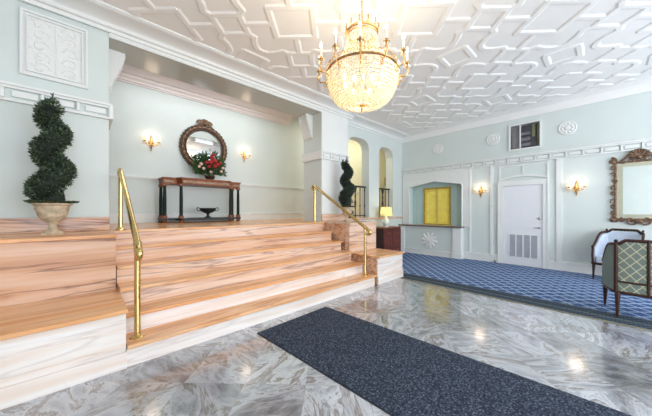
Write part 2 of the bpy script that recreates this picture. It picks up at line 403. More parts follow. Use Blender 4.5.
# opening wall (left): left pier, beam, right pier
b = MB().box(XL, XJ0, YO, YI, 0, HC+.35)
b.box(XJ1, XP1, YO, YI, 0, HC+.35)
b.box(XJ0, XJ1, YO, YI, ZO+.012, HC+.35)
struct(b.build('wall_left', M['wall'], sc=S))
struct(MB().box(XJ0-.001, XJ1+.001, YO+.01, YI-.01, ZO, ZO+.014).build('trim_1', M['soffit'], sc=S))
# white skins of the right pier and beam face
b = MB(); b.box(XJ0+.0, XP1-.0, YO-.012, YO-.0005, ZO, HC-.01)
b.box(XL, XJ0, YO-.012, YO-.0005, 2.715, HC-.01)
b.box(XJ1+.0, XP1+.006, YO-.012, YO-.0005, .945, ZO)
b.box(XP1, XP1+.006, YO-.0, YA, .945, 2.68)
struct(b.build('trim_2', M['white'], sc=S))
# arch wall with two openings
def arch_poly(x0, x1, z0, zs, zt, n=10):
    pts = [(x0, z0), (x0, zs)]
    cx = (x0+x1)/2; w = (x1-x0)/2
    for k in range(1, 2*n):
        t = -1+k/n; a = abs(t)
        z = zs+(zt-zs)*(1-a**3.4)**.55*(1) ; pts.append((cx+t*w, z))
    pts += [(x1, zs), (x1, z0)]
    return pts
def wall_with_holes(x0, x1, z0, z1, holes, a0, a1, plane='XZ'):
    # vertical slabs between holes; above each hole fill to its curved head
    mb = MB(); cur = x0
    for h in holes:
        hx0, hx1 = h[0][0], h[-1][0]; hb = h[0][1]
        if hx0 > cur: mb.prism([(cur, z0), (hx0, z0), (hx0, z1), (cur, z1)], a0, a1, plane)
        if hb > z0: mb.prism([(hx0, z0), (hx1, z0), (hx1, hb), (hx0, hb)], a0, a1, plane)
        head = h[1:-1]
        for i in range(len(head)-1):
            (xa, za), (xb, zb) = head[i], head[i+1]
            mb.prism([(xa, za), (xb, zb), (xb, z1), (xa, z1)], a0, a1, plane)
        cur = hx1
    if cur < x1: mb.prism([(cur, z0), (x1, z0), (x1, z1), (cur, z1)], a0, a1, plane)
    return mb
AR1 = (3.80, 4.47); AR2 = (4.83, 5.39)
h1 = arch_poly(*AR1, ZP-.002, 2.30, 2.48); h2 = arch_poly(*AR2, ZP-.002, 2.26, 2.44)
struct(wall_with_holes(XP1, XF, 0, HC+.3, [h1, h2], YA, YAB).build('wall_left_arches', M['wall'], sc=S))
# sills of marble under the arches
b = MB()
for x0, x1 in (AR1, AR2): b.box(x0+.002, x1-.002, YA-.02, YAB-.002, ZP+.001, ZP+.032)
b.box(XP1+.01, XF-.003, YA-.022, YA-.002, ZP-.01, ZP+.034)
struct(b.build('trim_3', M['m_mid'], sc=S))
# far wall (right) with booth niche and clerestory opening
NI = (2.0, 3.2)
def tudor(y0, y1, z0, zs, zt, n=8):
    pts = [(y0, z0), (y0, zs-.05)]
    for k in range(1, 4): a = PI/2*k/4; pts.append((y0+.06*(1-math.cos(a)), zs-.05+.05*math.sin(a)))
    pts += [(y0+.06, zs), ((y0+y1)/2, zt), (y1-.06, zs)]
    for k in range(3, 0, -1): a = PI/2*k/4; pts.append((y1-.06*(1-math.cos(a)), zs-.05+.05*math.sin(a)))
    pts += [(y1, zs-.05), (y1, z0)]
    return pts
nh = tudor(NI[0], NI[1], .67, 1.57, 1.66)
mb = MB()
winY = (.74, 1.165); winZ = (2.12, 2.55)
part = wall_with_holes(YW, YA, 0, 1.9, [nh], XF, XF+.12, 'YZ')
mb.add(part.v, part.f)
mb.box(XF, XF+.12, YW, winY[0], 1.9, HC); mb.box(XF, XF+.12, winY[1], YA, 1.9, HC)
mb.box(XF, XF+.12, winY[0], winY[1], 1.9, winZ[0]); mb.box(XF, XF+.12, winY[0], winY[1], winZ[1], HC)
struct(mb.build('wall_right', M['wall'], sc=S))
# alcove back wall, hall walls
struct(MB().box(XL, 3.9, YB, YB+.1, ZP-.1, HA).build('wall_back', M['wall'], sc=S))
struct(MB().box(3.9, XH, YB, YB+.1, ZP-.1, HA).build('wall_back_hall', M['hallwall'], sc=S))
struct(MB().box(XH, XH+.1, YAB, YB+.1, ZP-.1, HA).build('wall_hall_end', M['hallwall'], sc=S))
struct(MB().box(XF+.0, XH, YAB-.08, YAB, ZP-.1, HA).build('wall_hall_side', M['hallwall'], sc=S))
struct(MB().box(XL-.1, XL, YW, YB+.1, 0, HA).build('wall_side', M['wall'], sc=S))
# entrance wall behind the camera with three tall windows
wins = [(-1.2, .3), (.75, 2.4), (2.9, 5.4)]
mb = MB(); cur = XL
for a, c in wins:
    mb.box(cur, a, YW-.1, YW, 0, HC); mb.box(a, c, YW-.1, YW, 0, .25); mb.box(a, c, YW-.1, YW, 2.45, HC); cur = c
mb.box(cur, XF, YW-.1, YW, 0, HC)
struct(mb.build('wall_front', M['wall'], sc=S))
for k, (a, c) in enumerate(wins):
    f = MB(); t = .03
    for x in (a, (a+c)/2-t/2, c-t): f.box(x, x+t, YW-.07, YW-.03, .25, 2.45)
    for z in (.25, 1.7, 2.42): f.box(a, c, YW-.07, YW-.03, z, z+t)
    struct(f.build('window_%d' % (k+2), M['white'], sc=S))

# crown mouldings
def crown(y, x0, x1, zb, axis='Y'):
    pr = [(0, zb), (.018, zb), (.022, zb+.03), (.045, zb+.035), (.055, zb+.05)]
    z1 = HC-.012; n = 7
    for k in range(1, n+1):
        a = PI/2*k/n; pr.append((.055+.15*(1-math.cos(a)), zb+.05+(z1-.014-zb-.05)*math.sin(a)))
    pr += [(.225, z1-.012), (.25, z1), (.25, HC), (0, HC)]
    m = MB()
    if axis == 'Y': m.prism([(y-o, z) for o, z in pr], x0, x1, 'YZ')
    else: m.prism([(y-o, z) for o, z in pr], x0, x1, 'XZ')
    return m
b = crown(YO-.012, XL, XP1+.12, 2.685); 
c2 = crown(YA, XP1, XF, 2.665); b.add(c2.v, c2.f)
# dentil ticks on the wide crown
struct(b.build('trim_4', M['white'], sc=S))
b = MB(); prf = [(0, 2.672), (.012, 2.672), (.03, 2.70), (.10, 2.765), (.2, 2.792), (.26, HC-.004), (.26, HC), (0, HC)]
b.prism([(XF-o, z) for o, z in prf], YW, YA, 'XZ')
struct(b.build('trim_5', M['ceil'], sc=S))
# alcove crown at the back wall
b = MB(); prb = [(0, 2.88), (.015, 2.88), (.02, 2.90), (.035, 2.905), (.035, 2.93), (.06, 2.96), (.06, 2.985), (.09, 3.0), (.16, HA-.03), (.16, HA), (0, HA)]
b.prism([(YB-o, z) for o, z in prb], XL, 3.4, 'YZ')
struct(b.build('trim_6', M['cove'], sc=S))
# picture rails with fretwork blocks
def rail_y(mb, y, x0, x1, flip=1):
    mb.box(x0, x1, y-.045, y, 1.985, 2.005); mb.box(x0, x1, y-.03, y, 1.965, 1.985); mb.box(x0, x1, y-.035, y, 1.862, 1.882)
    n = max(1, int((x1-x0)/.2))
    for k in range(n):
        c = x0+(k+.5)*(x1-x0)/n; mb.box(c-.070, c+.070, y-.020, y, 1.905, 1.950, 0)
        mb.box(c+.085, c+.105, y-.028, y, 1.888, 1.963, 0)
b = MB(); rail_y(b, YO, XL, XJ0+.015); rail_y(b, YO-.012, XJ1-.015, XP1+.02)
b.box(XJ1-.03, XJ1, YO-.045, YI, 1.865, 2.0)
b.box(XJ0, XJ0+.03, YO-.04, YI, 1.865, 2.0)
struct(b.build('trim_7', M['white'], sc=S))
b = MB(); x = XF
b.box(x-.05, x, YW, YA, 1.985, 2.005); b.box(x-.03, x, YW, YA, 1.965, 1.985); b.box(x-.035, x, YW, YA, 1.862, 1.880)
y = YW+.1
while y < YA:
    b.box(x-.024, x, y-.012, y+.012, 1.885, 1.96); b.box(x-.018, x, y+.03, y+.17, 1.90, 1.945); y += .2
struct(b.build('trim_8', M['white'], sc=S))
# alcove chair rail, panel strip and baseboard
b = MB(); b.box(XL, 6, YB-.015, YB, 1.485, 1.505); b.box(XL, 6, YB-.024, YB, 1.505, 1.518)
struct(b.build('trim_9', M['white'], sc=S))
b = MB(); b.box(XL, XH, YB-.02, YB, ZP, ZP+.12); b.box(XL, XH, YB-.03, YB, ZP+.12, ZP+.135)
struct(b.build('baseboard_back', M['white'], sc=S))
# far wall vertical strips, panels and baseboard
b = MB()
for y0, y1 in ((1.835, 1.865), (1.445, 1.49), (.455, .525)):
    b.box(XF-.02, XF, y0, y1, .15, 1.865)
for (ya, yb, za, zb) in ((.60, .535, .2, 1.8),):
    b.box(XF-.01, XF, yb-.012, yb, za, zb)
for y0 in (-.9, -1.8): b.box(XF-.02, XF, y0, y0+.05, .15, 1.865)
struct(b.build('trim_10', M['white'], sc=S))
b = MB()
for y0, y1 in ((YW, .62), (1.36, 2.0)):
    b.box(XF-.022, XF, y0, y1, 0, .13); b.box(XF-.03, XF, y0, y1, .13, .15); 
struct(b.build('baseboard_right', M['white'], sc=S))
# overdoor pediment
b = MB()
pts = []
n = 14
for k in range(n+1):
    t = -1+2*k/n; pts.append((.985+t*.36, 1.555+.06*(1-t*t)))
for k in range(n):
    (ya, za), (yb, zb) = pts[k], pts[k+1]
    b.prism([(ya, za), (yb, zb), (yb, zb+.03), (ya, za+.03)], XF-.03, XF, 'YZ')
b.box(XF-.018, XF, .64, 1.33, 1.52, 1.545)
b.box(XF-.012, XF, .62, .645, 1.52, 1.83); b.box(XF-.012, XF, 1.325, 1.35, 1.52, 1.83); b.box(XF-.012, XF, .62, 1.35, 1.81, 1.83)
b.box(XF-.012, XF, .97, .985, 1.66, 1.81)
struct(b.build('trim_11', M['white'], sc=S))

# ------------------------------------------------------------------ door with louvred grille
d = struct(MB().box(XF-.012, XF-.0, .703, 1.272, .012, 1.452).build('door_1', M['door'], sc=S))
b = MB()
for y0, y1 in ((.62, .70), (1.275, 1.36)):
    b.box(XF-.03, XF, y0, y1, 0, 1.52); b.box(XF-.038, XF, (y0 if y0 < 1 else y1-.02), (y0+.02 if y0 < 1 else y1), 0, 1.52)
b.box(XF-.03, XF, .62, 1.36, 1.455, 1.52)
b.build('door_frame', M['white'], d, sc=S)
b = MB()
gy0, gy1, gz0, gz1 = .765, 1.185, .16, .56
b.box(XF-.02, XF-.012, gy0-.015, gy1+.015, gz1, gz1+.015); b.box(XF-.02, XF-.012, gy0-.015, gy1+.015, gz0-.015, gz0)
for k in range(5):
    y = gy0+(gy1-gy0)*k/4; b.box(XF-.02, XF-.012, y-.009, y+.009, gz0, gz1)
b.build('grille_frame', M['door'], d, sc=S)
b = MB(); b.box(XF-.0125, XF-.0119, gy0, gy1, gz0, gz1)
for k in range(26):
    z = gz0+(gz1-gz0)*(k+.5)/26
    b.add([(XF-.013, gy0, z+.005), (XF-.013, gy1, z+.005), (XF-.019, gy1, z-.005), (XF-.019, gy0, z-.005)], [(0,1,2,3)])
b.build('louvre_grille', M['louver'], d, sc=S)
b = MB(); b.lathe([(.022, 0), (.022, -.01), (.012, -.012), (.012, -.05), (.001, -.05)], 12, (0,0,0), 'X'); b.box(-.055, -.04, -.01, .09, -.009, .009, .003)
b.xf(Matrix.Translation((XF*S-.016, .745*S, .70*S))).build('lever_handle', M['steel'], d)
b = MB(); b.lathe([(.03, 0), (.03, -.012), (.015, -.02), (.001, -.022)], 14, (0,0,0), 'X'); b.box(-.04, -.02, -.006, .006, -.02, .02)
b.xf(Matrix.Translation((XF*S-.016, .745*S, .86*S))).build('deadbolt', M['steel'], d)
for z in (.25, .8, 1.25):
    b = MB(); b.tube([((XF-.016)*S, 1.272*S, z*S-.045), ((XF-.016)*S, 1.272*S, z*S+.045)], .009); b.build('hinge', M['white'], d)

# ------------------------------------------------------------------ clerestory window
def cler_mat():
    m, nt, b_ = newmat('clerestory_view'); return m
w = MB()
y0, y1, z0, z1 = winY[0], winY[1], winZ[0], winZ[1]; t = .022
w.box(XF-.03, XF+.02, y0-t, y1+t, z1, z1+t); w.box(XF-.03, XF+.02, y0-t, y1+t, z0-t, z0)
w.box(XF-.03, XF+.02, y0-t, y0, z0, z1); w.box(XF-.03, XF+.02, y1, y1+t, z0, z1)
w.box(XF+.01, XF+.03, y1-.155, y1-.135, z0, z1)
wo = struct(w.build('window_1', M['white'], sc=S))
g = MB().box(XF+.018, XF+.022, y0, y1, z0, z1)
mg, ntg, bg = newmat('clear_pane'); bg.inputs['Transmission Weight'].default_value = 1; bg.inputs['Roughness'].default_value = .02; bg.inputs['IOR'].default_value = 1.2
g.build('pane', mg, wo, sc=S)
b = MB().box(XF+.11, XF+.118, y0-.04, y1+.04, z0-.04, z1+.04); b.build('dark_room_behind', simple('dim_room', (.22, .22, .26), .8), wo, sc=S)
b = MB()
for k in range(3): b.box(XF+.07, XF+.10, y0+.14, y1-.14, z0+.05+k*.10, z0+.10+k*.10)
b.build('louvre_slat', simple('grey_slat', (.45, .45, .52), .5), wo, sc=S)
b = MB()
b.box(XF+.07, XF+.10, y0+.02, y0+.045, z0, z1); b.box(XF+.07, XF+.10, y0+.075, y0+.12, z0+.2, z1)
b.build('green_blind', simple('olive_blind', (.45, .48, .28), .6), wo, sc=S)
b = MB().box(XF+.06, XF+.07, y1-.13, y1-.01, z0, z1); b.build('grey_panel', simple('mauve_panel', (.45, .43, .46), .6), wo, sc=S)

# ------------------------------------------------------------------ booth (reception hatch) on the far wall
bo = thing('service_booth', 'pale aqua service hatch counter with pointed arch recess on the far wall', 'counter', P(XF, 2.6, 0))
ox, oy = XF, 2.6
def lb(): return MB()
b = MB()
b.box(-.11, -.002, -.52, .79, .0, .64)
b.build('counter_base', M['wall'], bo, sc=S)
b = MB(); b.box(-.15, 0, -.62, -.46, 0, .64); b.box(-.165, 0, -.63, -.45, 0, .12); b.build('pilaster', M['white'], bo, sc=S)
MB().box(-.15, 0, .66, .78, 0, .64).build('pilaster', M['white'], bo, sc=S)
b = MB(); b.box(-.125, -.11, -.46, .66, 0, .10); b.box(-.14, -.11, -.46, .66, .10, .115); b.box(-.125, -.11, -.46, .66, .60, .64); b.box(-.122, -.11, -.46, -.43, .115, .6)
b.build('skirting', M['white'], bo, sc=S)
b = MB().box(-.19, .18, -.64, .79, .64, .668, .008); b.build('counter_top', M['sill'], bo, sc=S)
# recess lining behind the wall face
b = MB(); y0, y1 = NI[0]-oy, NI[1]-oy
b.box(.18, .20, y0-.05, y1+.05, .6, 1.75)
b.box(.12, .18, y0-.03, y0, .64, 1.72); b.box(.12, .18, y1, y1+.03, .64, 1.72); b.box(.12, .18, y0, y1, 1.66, 1.69)
for (yy) in (y0+.03, y0+.10, y0+.17, y1-.05, y1-.12, y1-.19): b.box(.17, .18, yy-.008, yy+.008, .66, 1.6)
b.build('recess', M['booth'], bo, sc=S)
# white surround above and beside the arch
b = MB()
y0, y1 = NI
sr = wall_with_holes(y0-.13, y1+.17, .668, 1.865, [tudor(y0, y1, .668, 1.57, 1.66)], XF-.022, XF-.001, 'YZ')
b.add([(v[0]-ox, v[1]-oy, v[2]) for v in sr.v], sr.f)
b.box(-.03, -.02, y0-oy-.10, y1-oy+.14, 1.73, 1.745); b.box(-.03, -.02, y0-oy-.10, y1-oy+.14, 1.80, 1.815)
b.build('arch_surround', M['white'], bo, sc=S)
b = MB()
prev = None
pts = tudor(y0-oy, y1-oy, .668, 1.57, 1.66)
b.tube([(-.026, p, q) for p, q in pts], .012, 6); b.build('arch_moulding', M['white'], bo, sc=S)
# gold double shutters
sh = thing('gold_cabinet', 'closed gold double shutter set in the back of the arched service hatch', 'cabinet', P(XF+.168, 2.6, .668))
b = MB(); cy0, cy1 = -.30, .31; zt = .86
b.box(-.03, .01, cy0, cy0+.03, 0, zt); b.box(-.03, .01, cy1-.03, cy1, 0, zt); b.box(-.03, .01, cy0, cy1, zt-.04, zt); b.box(-.03, .01, cy0, cy1, 0, .03)
b.build('frame', M['yellow_d'], sh, sc=S)
for s_ in (0, 1):
    a = cy0+.03 if s_ == 0 else .012; e = -.002 if s_ == 0 else cy1-.03
    b = MB().box(-.018, 0, a, e, .03, zt-.04, .003); dd = b.build('shutter', M['yellow'], sh, sc=S)
    b = MB(); 
    b.box(-.022, -.016, a+.02, e-.02, .06, .065); b.box(-.022, -.016, a+.02, e-.02, zt-.075, zt-.07); b.box(-.022, -.016, a+.02, a+.025, .06, zt-.07); b.box(-.022, -.016, e-.025, e-.02, .06, zt-.07)
    b.build('beading', M['yellow_d'], dd, sc=S)
# foliate relief below the counter
def relief(mb, n, r, ax='X'):
    for k in range(n):
        a = 2*PI*k/n
        for q in range(4):
            rr = r*(.35+.17*q)*(1 if k % 2 else .88); mb.ball((-.006, rr*math.cos(a+.05*q), rr*math.sin(a+.05*q)), r*(.21-.015*q), 8, 5, .3, 1, 1)
    mb.lathe([(r*.34, 0), (r*.34, -.012), (r*.2, -.025), (.002, -.03)], 14, (0,0,0), 'X')
b = MB(); relief(b, 10, .25)
tag(b.build('plaster_medallion', M['plaster'], loc=P(XF-.112, 2.66, .33), smooth=True), 'leafy white plaster medallion below the service hatch counter', 'wall ornament')
ro = []
def rosette():
    b = MB(); b.lathe([(.148, 0), (.148, -.012), (.135, -.022), (.12, -.014), (.05, -.014), (.04, -.03), (.002, -.035)], 28, (0,0,0), 'X')
    for k in range(10):
        a = 2*PI*k/10; b.ball((-.014, .085*math.cos(a), .085*math.sin(a)), .03, 7, 5, .5, 1, 1)
    return b
for i, (y, z, lab) in enumerate(((2.508, 2.37, 'small white plaster flower rosette high on the wall above the arched hatch'), (1.445, 2.371, 'round white plaster rosette just left of the high wall window'), (.388, 2.35, 'round white plaster rosette to the right of the high wall window'))):
    o = rosette().build('plaster_rosette', M['plaster'], loc=P(XF, y, z), smooth=True)
    tag(o, lab, 'wall ornament', 'plaster rosettes on the far wall')
# light switch and door stop
o = tag(MB().box(-.008, 0, -.035, .035, -.055, .055, .003).build('light_switch', M['white'], loc=P(XF-.02, 1.466, 1.09)), 'small white switch plate on the strip left of the louvred door', 'switch')
MB().box(-.014, -.008, -.008, .008, -.015, .015).build('toggle', M['louver'], o)
b = MB(); b.lathe([(.02, 0), (.02, .02), (.012, .03), (.012, .06), (.016, .065), (.002, .07)], 12)
tag(b.build('door_stop', M['iron'], loc=P(XF-.06, 1.40, .008)), 'small dark door stop on the carpet left of the louvred door', 'door stop')

# relief panel on left pier
b = MB(); y = YO; x0, x1, z0, z1 = -.351, .054, 2.10, 2.63
b.box(x0, x1, y-.012, y, z0, z1)
pn = tag(b.build('relief_panel', M['plaster'], sc=S), 'white plaster relief panel high on the left wall above the spiral topiary', 'wall panel')
b = MB()
for k, w_ in ((0, .018), (.035, .008)):
    b.box(x0+k, x1-k, y-.028, y-.012, z1-k-w_, z1-k); b.box(x0+k, x1-k, y-.028, y-.012, z0+k, z0+k+w_)
    b.box(x0+k, x0+k+w_, y-.028, y-.012, z0+k, z1-k); b.box(x1-k-w_, x1-k, y-.028, y-.012, z0+k, z1-k)
b.build('panel_moulding', M['white'], pn, sc=S)
b = MB(); rr = random.Random(3)
cxp = (x0+x1)/2
for sgn in (1, -1):
    for j in range(5):
        pts = []; bx, bz = cxp+sgn*.03, z0+.08+j*.09
        for k in range(16):
            a = k*.42; q = .055*(1-k/18); pts.append((bx+sgn*(.06-q*math.cos(a)), y-.014, bz+q*math.sin(a)))
        b.tube(pts, .005, 5)
    for j in range(14): b.ball((cxp+sgn*rr.uniform(.02, .15), y-.014, rr.uniform(z0+.06, z1-.06)), .012, 6, 4, 1, .4, 1)
b.tube([(cxp, y-.014, z0+.06), (cxp, y-.014, z1-.06)], .006, 5)
b.build('relief_scrolls', M['plaster'], pn, sc=S, smooth=True)

# corbels in the opening corners
def corbel(sgn, xw, lab):
    b = MB(); pts = [(0, ZO), (.145, ZO), (.145, ZO-.03), (.135, ZO-.045), (.13, ZO-.09), (.11, ZO-.15), (.08, ZO-.22), (.05, ZO-.30), (.03, ZO-.38), (0, ZO-.40)]
    b.prism([(xw+sgn*p, q) for p, q in pts], YO+.22, YI-.03, 'XZ')
    for yy in (YO+.26, YO+.33, YO+.40):
        b.prism([(xw+sgn*(p+.006), q-.003) for p, q in pts[1:]]+[(xw, ZO-.39)], yy-.012, yy+.012, 'XZ')
    o = b.build('corbel_bracket', M['white'], sc=S); tag(o, lab, 'bracket', 'corbels under the beam')
corbel(1, XJ0, 'white fluted corbel under the left end of the stair beam')
corbel(-1, XJ1, 'white fluted corbel under the right end of the stair beam')

# ------------------------------------------------------------------ staircase and plinths
RZ = [.1386, .2735, .409, .544, .680, ZP]; T0 = 2.06; TR = .205
st = thing('staircase', 'broad six-step marble staircase with orange treads rising to the landing', 'staircase', P(1.54, 2.6, 0))
def sl(v): return [(x-1.54, y-2.6, z) for x, y, z in v]
for k in range(6):
    y0 = T0+TR*k; y1 = y0+TR if k < 5 else 3.14
    zb = RZ[k-1] if k else 0; z = RZ[k]
    b = MB().box(.216, 2.855, y0+.02, 3.13, zb, z-.022); b.v = sl(b.v)
    stp = b.build('step', M['m_daylit'] if k < 2 else M['m_mid'], st, sc=S)
    b = MB().box(.218, 2.873, y0, y1+.03 if k < 5 else 3.30, z-.024, z, .005); b.v = sl(b.v)
    b.build('tread', M['m_warmlit'], stp, sc=S)
def plinth(x0, x1, xu, yu, label, m_up, m_low, cx):
    t = thing('stair_plinth', label, 'plinth', P(cx, 2.6, 0))
    f = lambda b: setattr(b, 'v', [(x-cx, y-2.6, z) for x, y, z in b.v]) or b
    f(MB().box(x0, x1, 2.08, YO-.016, .0, .352)).build('lower_block', m_low, t, sc=S)
    f(MB().box(x0-.004 if x0 > 0 else x0, x1+.004, 2.068, 2.08, 0, .105, 0)).build('base_course', m_low, t, sc=S)
    f(MB().box(x0-.008, x1+.008, 2.045, YO-.016, .352, .378, .005)).build('lower_cap', M['m_warmlit'], t, sc=S)
    f(MB().box(x0, xu-.006, yu+.03, YO-.016, .379, .787)).build('upper_block', m_up, t, sc=S)
    f(MB().box(x0-.006, xu, yu, YO-.014, .787, ZP, .005)).build('upper_cap', M['m_warmlit'] if x0 < 0 else M['m_mid'], t, sc=S)
    f(MB().box(x0, min(xu, 3.57)-.01, YO-.030, YO-.015, ZP, .94, .003)).build('wall_base', M['m_tan'] if x0 < 0 else M['m_mid'], t, sc=S)
plinth(XL+.01, .2135, .213, 2.62, 'long veined marble plinth left of the stairs carrying the larger topiary', M['m_tan'], M['m_daylit'], -.6)
plinth(2.925, 3.56, 3.60, 2.56, 'stepped marble plinth right of the stairs carrying the far topiary', M['m_mid'], M['m_daylit'], 3.23)
# side cheek of right plinth facing the steps; tan put in where daylight misses it
struct(MB().box(2.915, 2.925, 2.09, 3.13, 0, .350).build('trim_12', M['m_tan'], sc=S))
struct(MB().box(2.915, 2.925, 2.66, 3.13, .378, .786).build('trim_13', M['m_tan'], sc=S))

# ------------------------------------------------------------------ carpet and mat
b = MB(); b.box(3.44, 5.63, YW+.02, 2.04, 0, .008); b.box(3.59, 5.63, 2.04, 2.06, 0, .008); b.box(3.61, 5.63, 2.06, 3.37, 0, .008); b.box(5.63, XF-.03, YW+.02, 1.96, 0, .008)
tag(b.build('fitted_carpet', M['carpet'], sc=S), 'blue trellis-patterned carpet with dark border beside the marble floor', 'carpet')
mx0, my0, mw, ml, e = 0, 0, .80, 3.5, .006
mt = tag(MB().box(0, mw, -ml, 0, 0, .007).build('door_mat', M['mat'], sc=S, loc=P(1.052, 1.925, 0), rz=math.radians(2.6)), 'large speckled navy runner mat on the grey marble floor', 'mat')
b = MB(); b.box(-e, mw+e, -ml-e, e, 0, .004)
b.build('rubber_edge', M['black'], mt, sc=S)

# ------------------------------------------------------------------ handrails
def handrail(x, label):
    X = x*S; t = thing('brass_handrail', label, 'handrail', (X, 2.175*S, RZ[0]*S), 0, 'brass handrails of the staircase')
    zb = 0; ya = 0; za = (.775-RZ[0])*S; yb = (3.2-2.175)*S; zt = (1.395-RZ[0])*S; zf = (ZP-RZ[0])*S
    b = MB().tube([(0, ya, 0), (0, ya, za-.02)], .024, 12); b.lathe([(.03, za-.07), (.03, za-.03), (.022, za-.02)], 12); b.build('lower_post', M['brass'], t, smooth=True)
    b = MB().tube([(0, yb, zf), (0, yb, zt-.02)], .024, 12); b.build('upper_post', M['brass'], t, smooth=True)
    b = MB().lathe([(.058, 0), (.058, .008), (.035, .016), (.024, .03)], 20); b.build('lower_flange', M['brass'], t, smooth=True)
    b = MB().lathe([(.058, zf), (.058, zf+.008), (.035, zf+.016), (.024, zf+.03)], 20, (0, yb, 0)); b.build('upper_flange', M['brass'], t, smooth=True)
    d = Vector((0, yb-ya, zt-za)); pts = []
    # curl at the foot, straight rail, easing at the head
    lo = Vector((0, ya, za)); u = d.normalized()
    for k in range(9):
        a = PI*1.1*(1-k/8); c0 = lo - u*.09 + Vector((0, 0, -.035))
        pts.append(c0 + Vector((0, -math.sin(a)*.035, math.cos(a)*.035)))
    pts.append(lo); pts.append(Vector((0, yb-.10, zt-.10*d.z/d.y)))
    for k in range(1, 7):
        q = k/6; pts.append(Vector((0, yb-.10+.14*q, zt-.10*d.z/d.y*(1-q)**1.6)))
    for k in range(1, 7):
        a = PI*k/6; pts.append(Vector((0, yb+.04+math.sin(a)*.03, zt-.03+math.cos(a)*.03)))
    MB().tube(pts, .027, 12).build('rail', M['brass'], t, smooth=True)
    MB().ball(lo, .034, 12, 8).build('joint_ball', M['brass'], t, smooth=True)
    MB().ball(pts[0], .03, 10, 8).build('end_knob', M['brass'], t, smooth=True)
handrail(.285, 'polished brass handrail on the left side of the stairs')
handrail(2.77, 'polished brass handrail on the right side of the stairs')

# ------------------------------------------------------------------ topiaries
def leafquad(mb, p, d, ln, w, rr):
    d = d.normalized(); s_ = d.cross(Vector((rr.uniform(-1,1), rr.uniform(-1,1), rr.uniform(-1,1))))
    if s_.length < .01: s_ = d.orthogonal()
    s_.normalize(); up = d.cross(s_)*w*.3
    mb.add([p, p+d*ln*.45+s_*w+up, p+d*ln, p+d*ln*.45-s_*w+up], [(0, 1, 2), (0, 2, 3)])
def topiary(loc, label, leafm, ph, n=5200, seed=1):
    rr = random.Random(seed)
    t = thing('potted_topiary', label, 'potted plant', loc, 0, 'spiral topiaries in stone urns')
    pr = [(.085, 0), (.085, .03), (.07, .035), (.045, .05), (.034, .08), (.04, .105), (.055, .11), (.05, .12), (.09, .145), (.125, .185), (.142, .24), (.15, .285), (.178, .30), (.18, .31), (.165, .315), (.13, .30), (.002, .295)]
    pr = [(a*.84, c) for a, c in pr]; b = MB().lathe(pr, 28); b.box(-.075, .075, -.075, .075, 0, .018)
    u = b.build('urn', M['pot'], t, smooth=True)
    b = MB()
    for k in range(9):
        a = 2*PI*k/9; b.tube([(.122*math.cos(a), .122*math.sin(a), .275), (.122*math.cos(a+.3), .122*math.sin(a+.3), .255), (.122*math.cos(a+.7), .122*math.sin(a+.7), .275)], .006, 5)
    b.build('swag', M['pot'], u, smooth=True)
    b = MB(); path = []
    z0, z1 = .37, 1.25; turns = 2.35; NN = 46
    rad = []
    for k in range(NN+1):
        q = k/NN; a = ph+2*PI*turns*q; ro_ = .062*(1-q)+.042*q; rt = .135*(1-q)+.075*q
        path.append(Vector((ro_*math.cos(a), ro_*math.sin(a), z0+.03+(z1-z0)*q**.93))); rad.append(rt)
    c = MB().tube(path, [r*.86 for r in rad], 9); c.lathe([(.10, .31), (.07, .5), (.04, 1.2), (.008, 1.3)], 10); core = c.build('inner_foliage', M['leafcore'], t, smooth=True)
    for i in range(n):
        q = rr.random()**1.15; f = q*NN; k = min(int(f), NN-1); w = f-k
        p = path[k].lerp(path[k+1], w); r = rad[k]*(1-w)+rad[k+1]*w
        while True:
            d = Vector((rr.uniform(-1,1), rr.uniform(-1,1), rr.uniform(-1,1)))
            if .1 < d.length < 1: break
        d.normalize(); leafquad(b, p+d*r*.84, d+Vector((rr.uniform(-.6,.6), rr.uniform(-.6,.6), rr.uniform(-.2,.7))), rr.uniform(.028, .05), .0085, rr)
    for i in range(500):
        a = rr.random()*6.283; q = rr.random(); r = .17*math.sqrt(q)
        leafquad(b, Vector((r*math.cos(a), r*math.sin(a), .315)), Vector((math.cos(a)*.8, math.sin(a)*.8, .6)), .045, .008, rr)
    fo = b.build('foliage', leafm, t); fo['kind'] = 'stuff'
    b = MB().tube([path[-1], path[-1]*.3+Vector((0, 0, path[-1].z*.7+.09))], .006, 6)
    for i in range(14): leafquad(b, Vector((0, 0, 1.33+i*.006)), Vector((rr.uniform(-1,1), rr.uniform(-1,1), 1.6)), .035, .006, rr)
    b.build('growing_tip', leafm, t)
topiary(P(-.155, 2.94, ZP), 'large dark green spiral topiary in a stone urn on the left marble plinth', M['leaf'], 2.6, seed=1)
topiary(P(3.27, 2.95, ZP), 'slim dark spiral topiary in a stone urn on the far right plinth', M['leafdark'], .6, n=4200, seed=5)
# small dark leafy pot by the first railing
t = thing('small_potted_plant', 'small dark leafy potted plant by the foot of the first arch railing', 'potted plant', P(3.90, 3.46, ZP+.032))
MB().lathe([(.05, 0), (.07, .10), (.078, .11), (.06, .10), (.002, .095)], 16).build('pot', M['iron'], t, smooth=True)
b = MB(); rr = random.Random(9)
for i in range(420):
    d = Vector((rr.uniform(-1,1), rr.uniform(-1,1), rr.uniform(0,1.3)))
    leafquad(b, Vector((0,0,.10))+d*.06, d, .05, .010, rr)
o = b.build('foliage', M['leafdark'], t); o['kind'] = 'stuff'

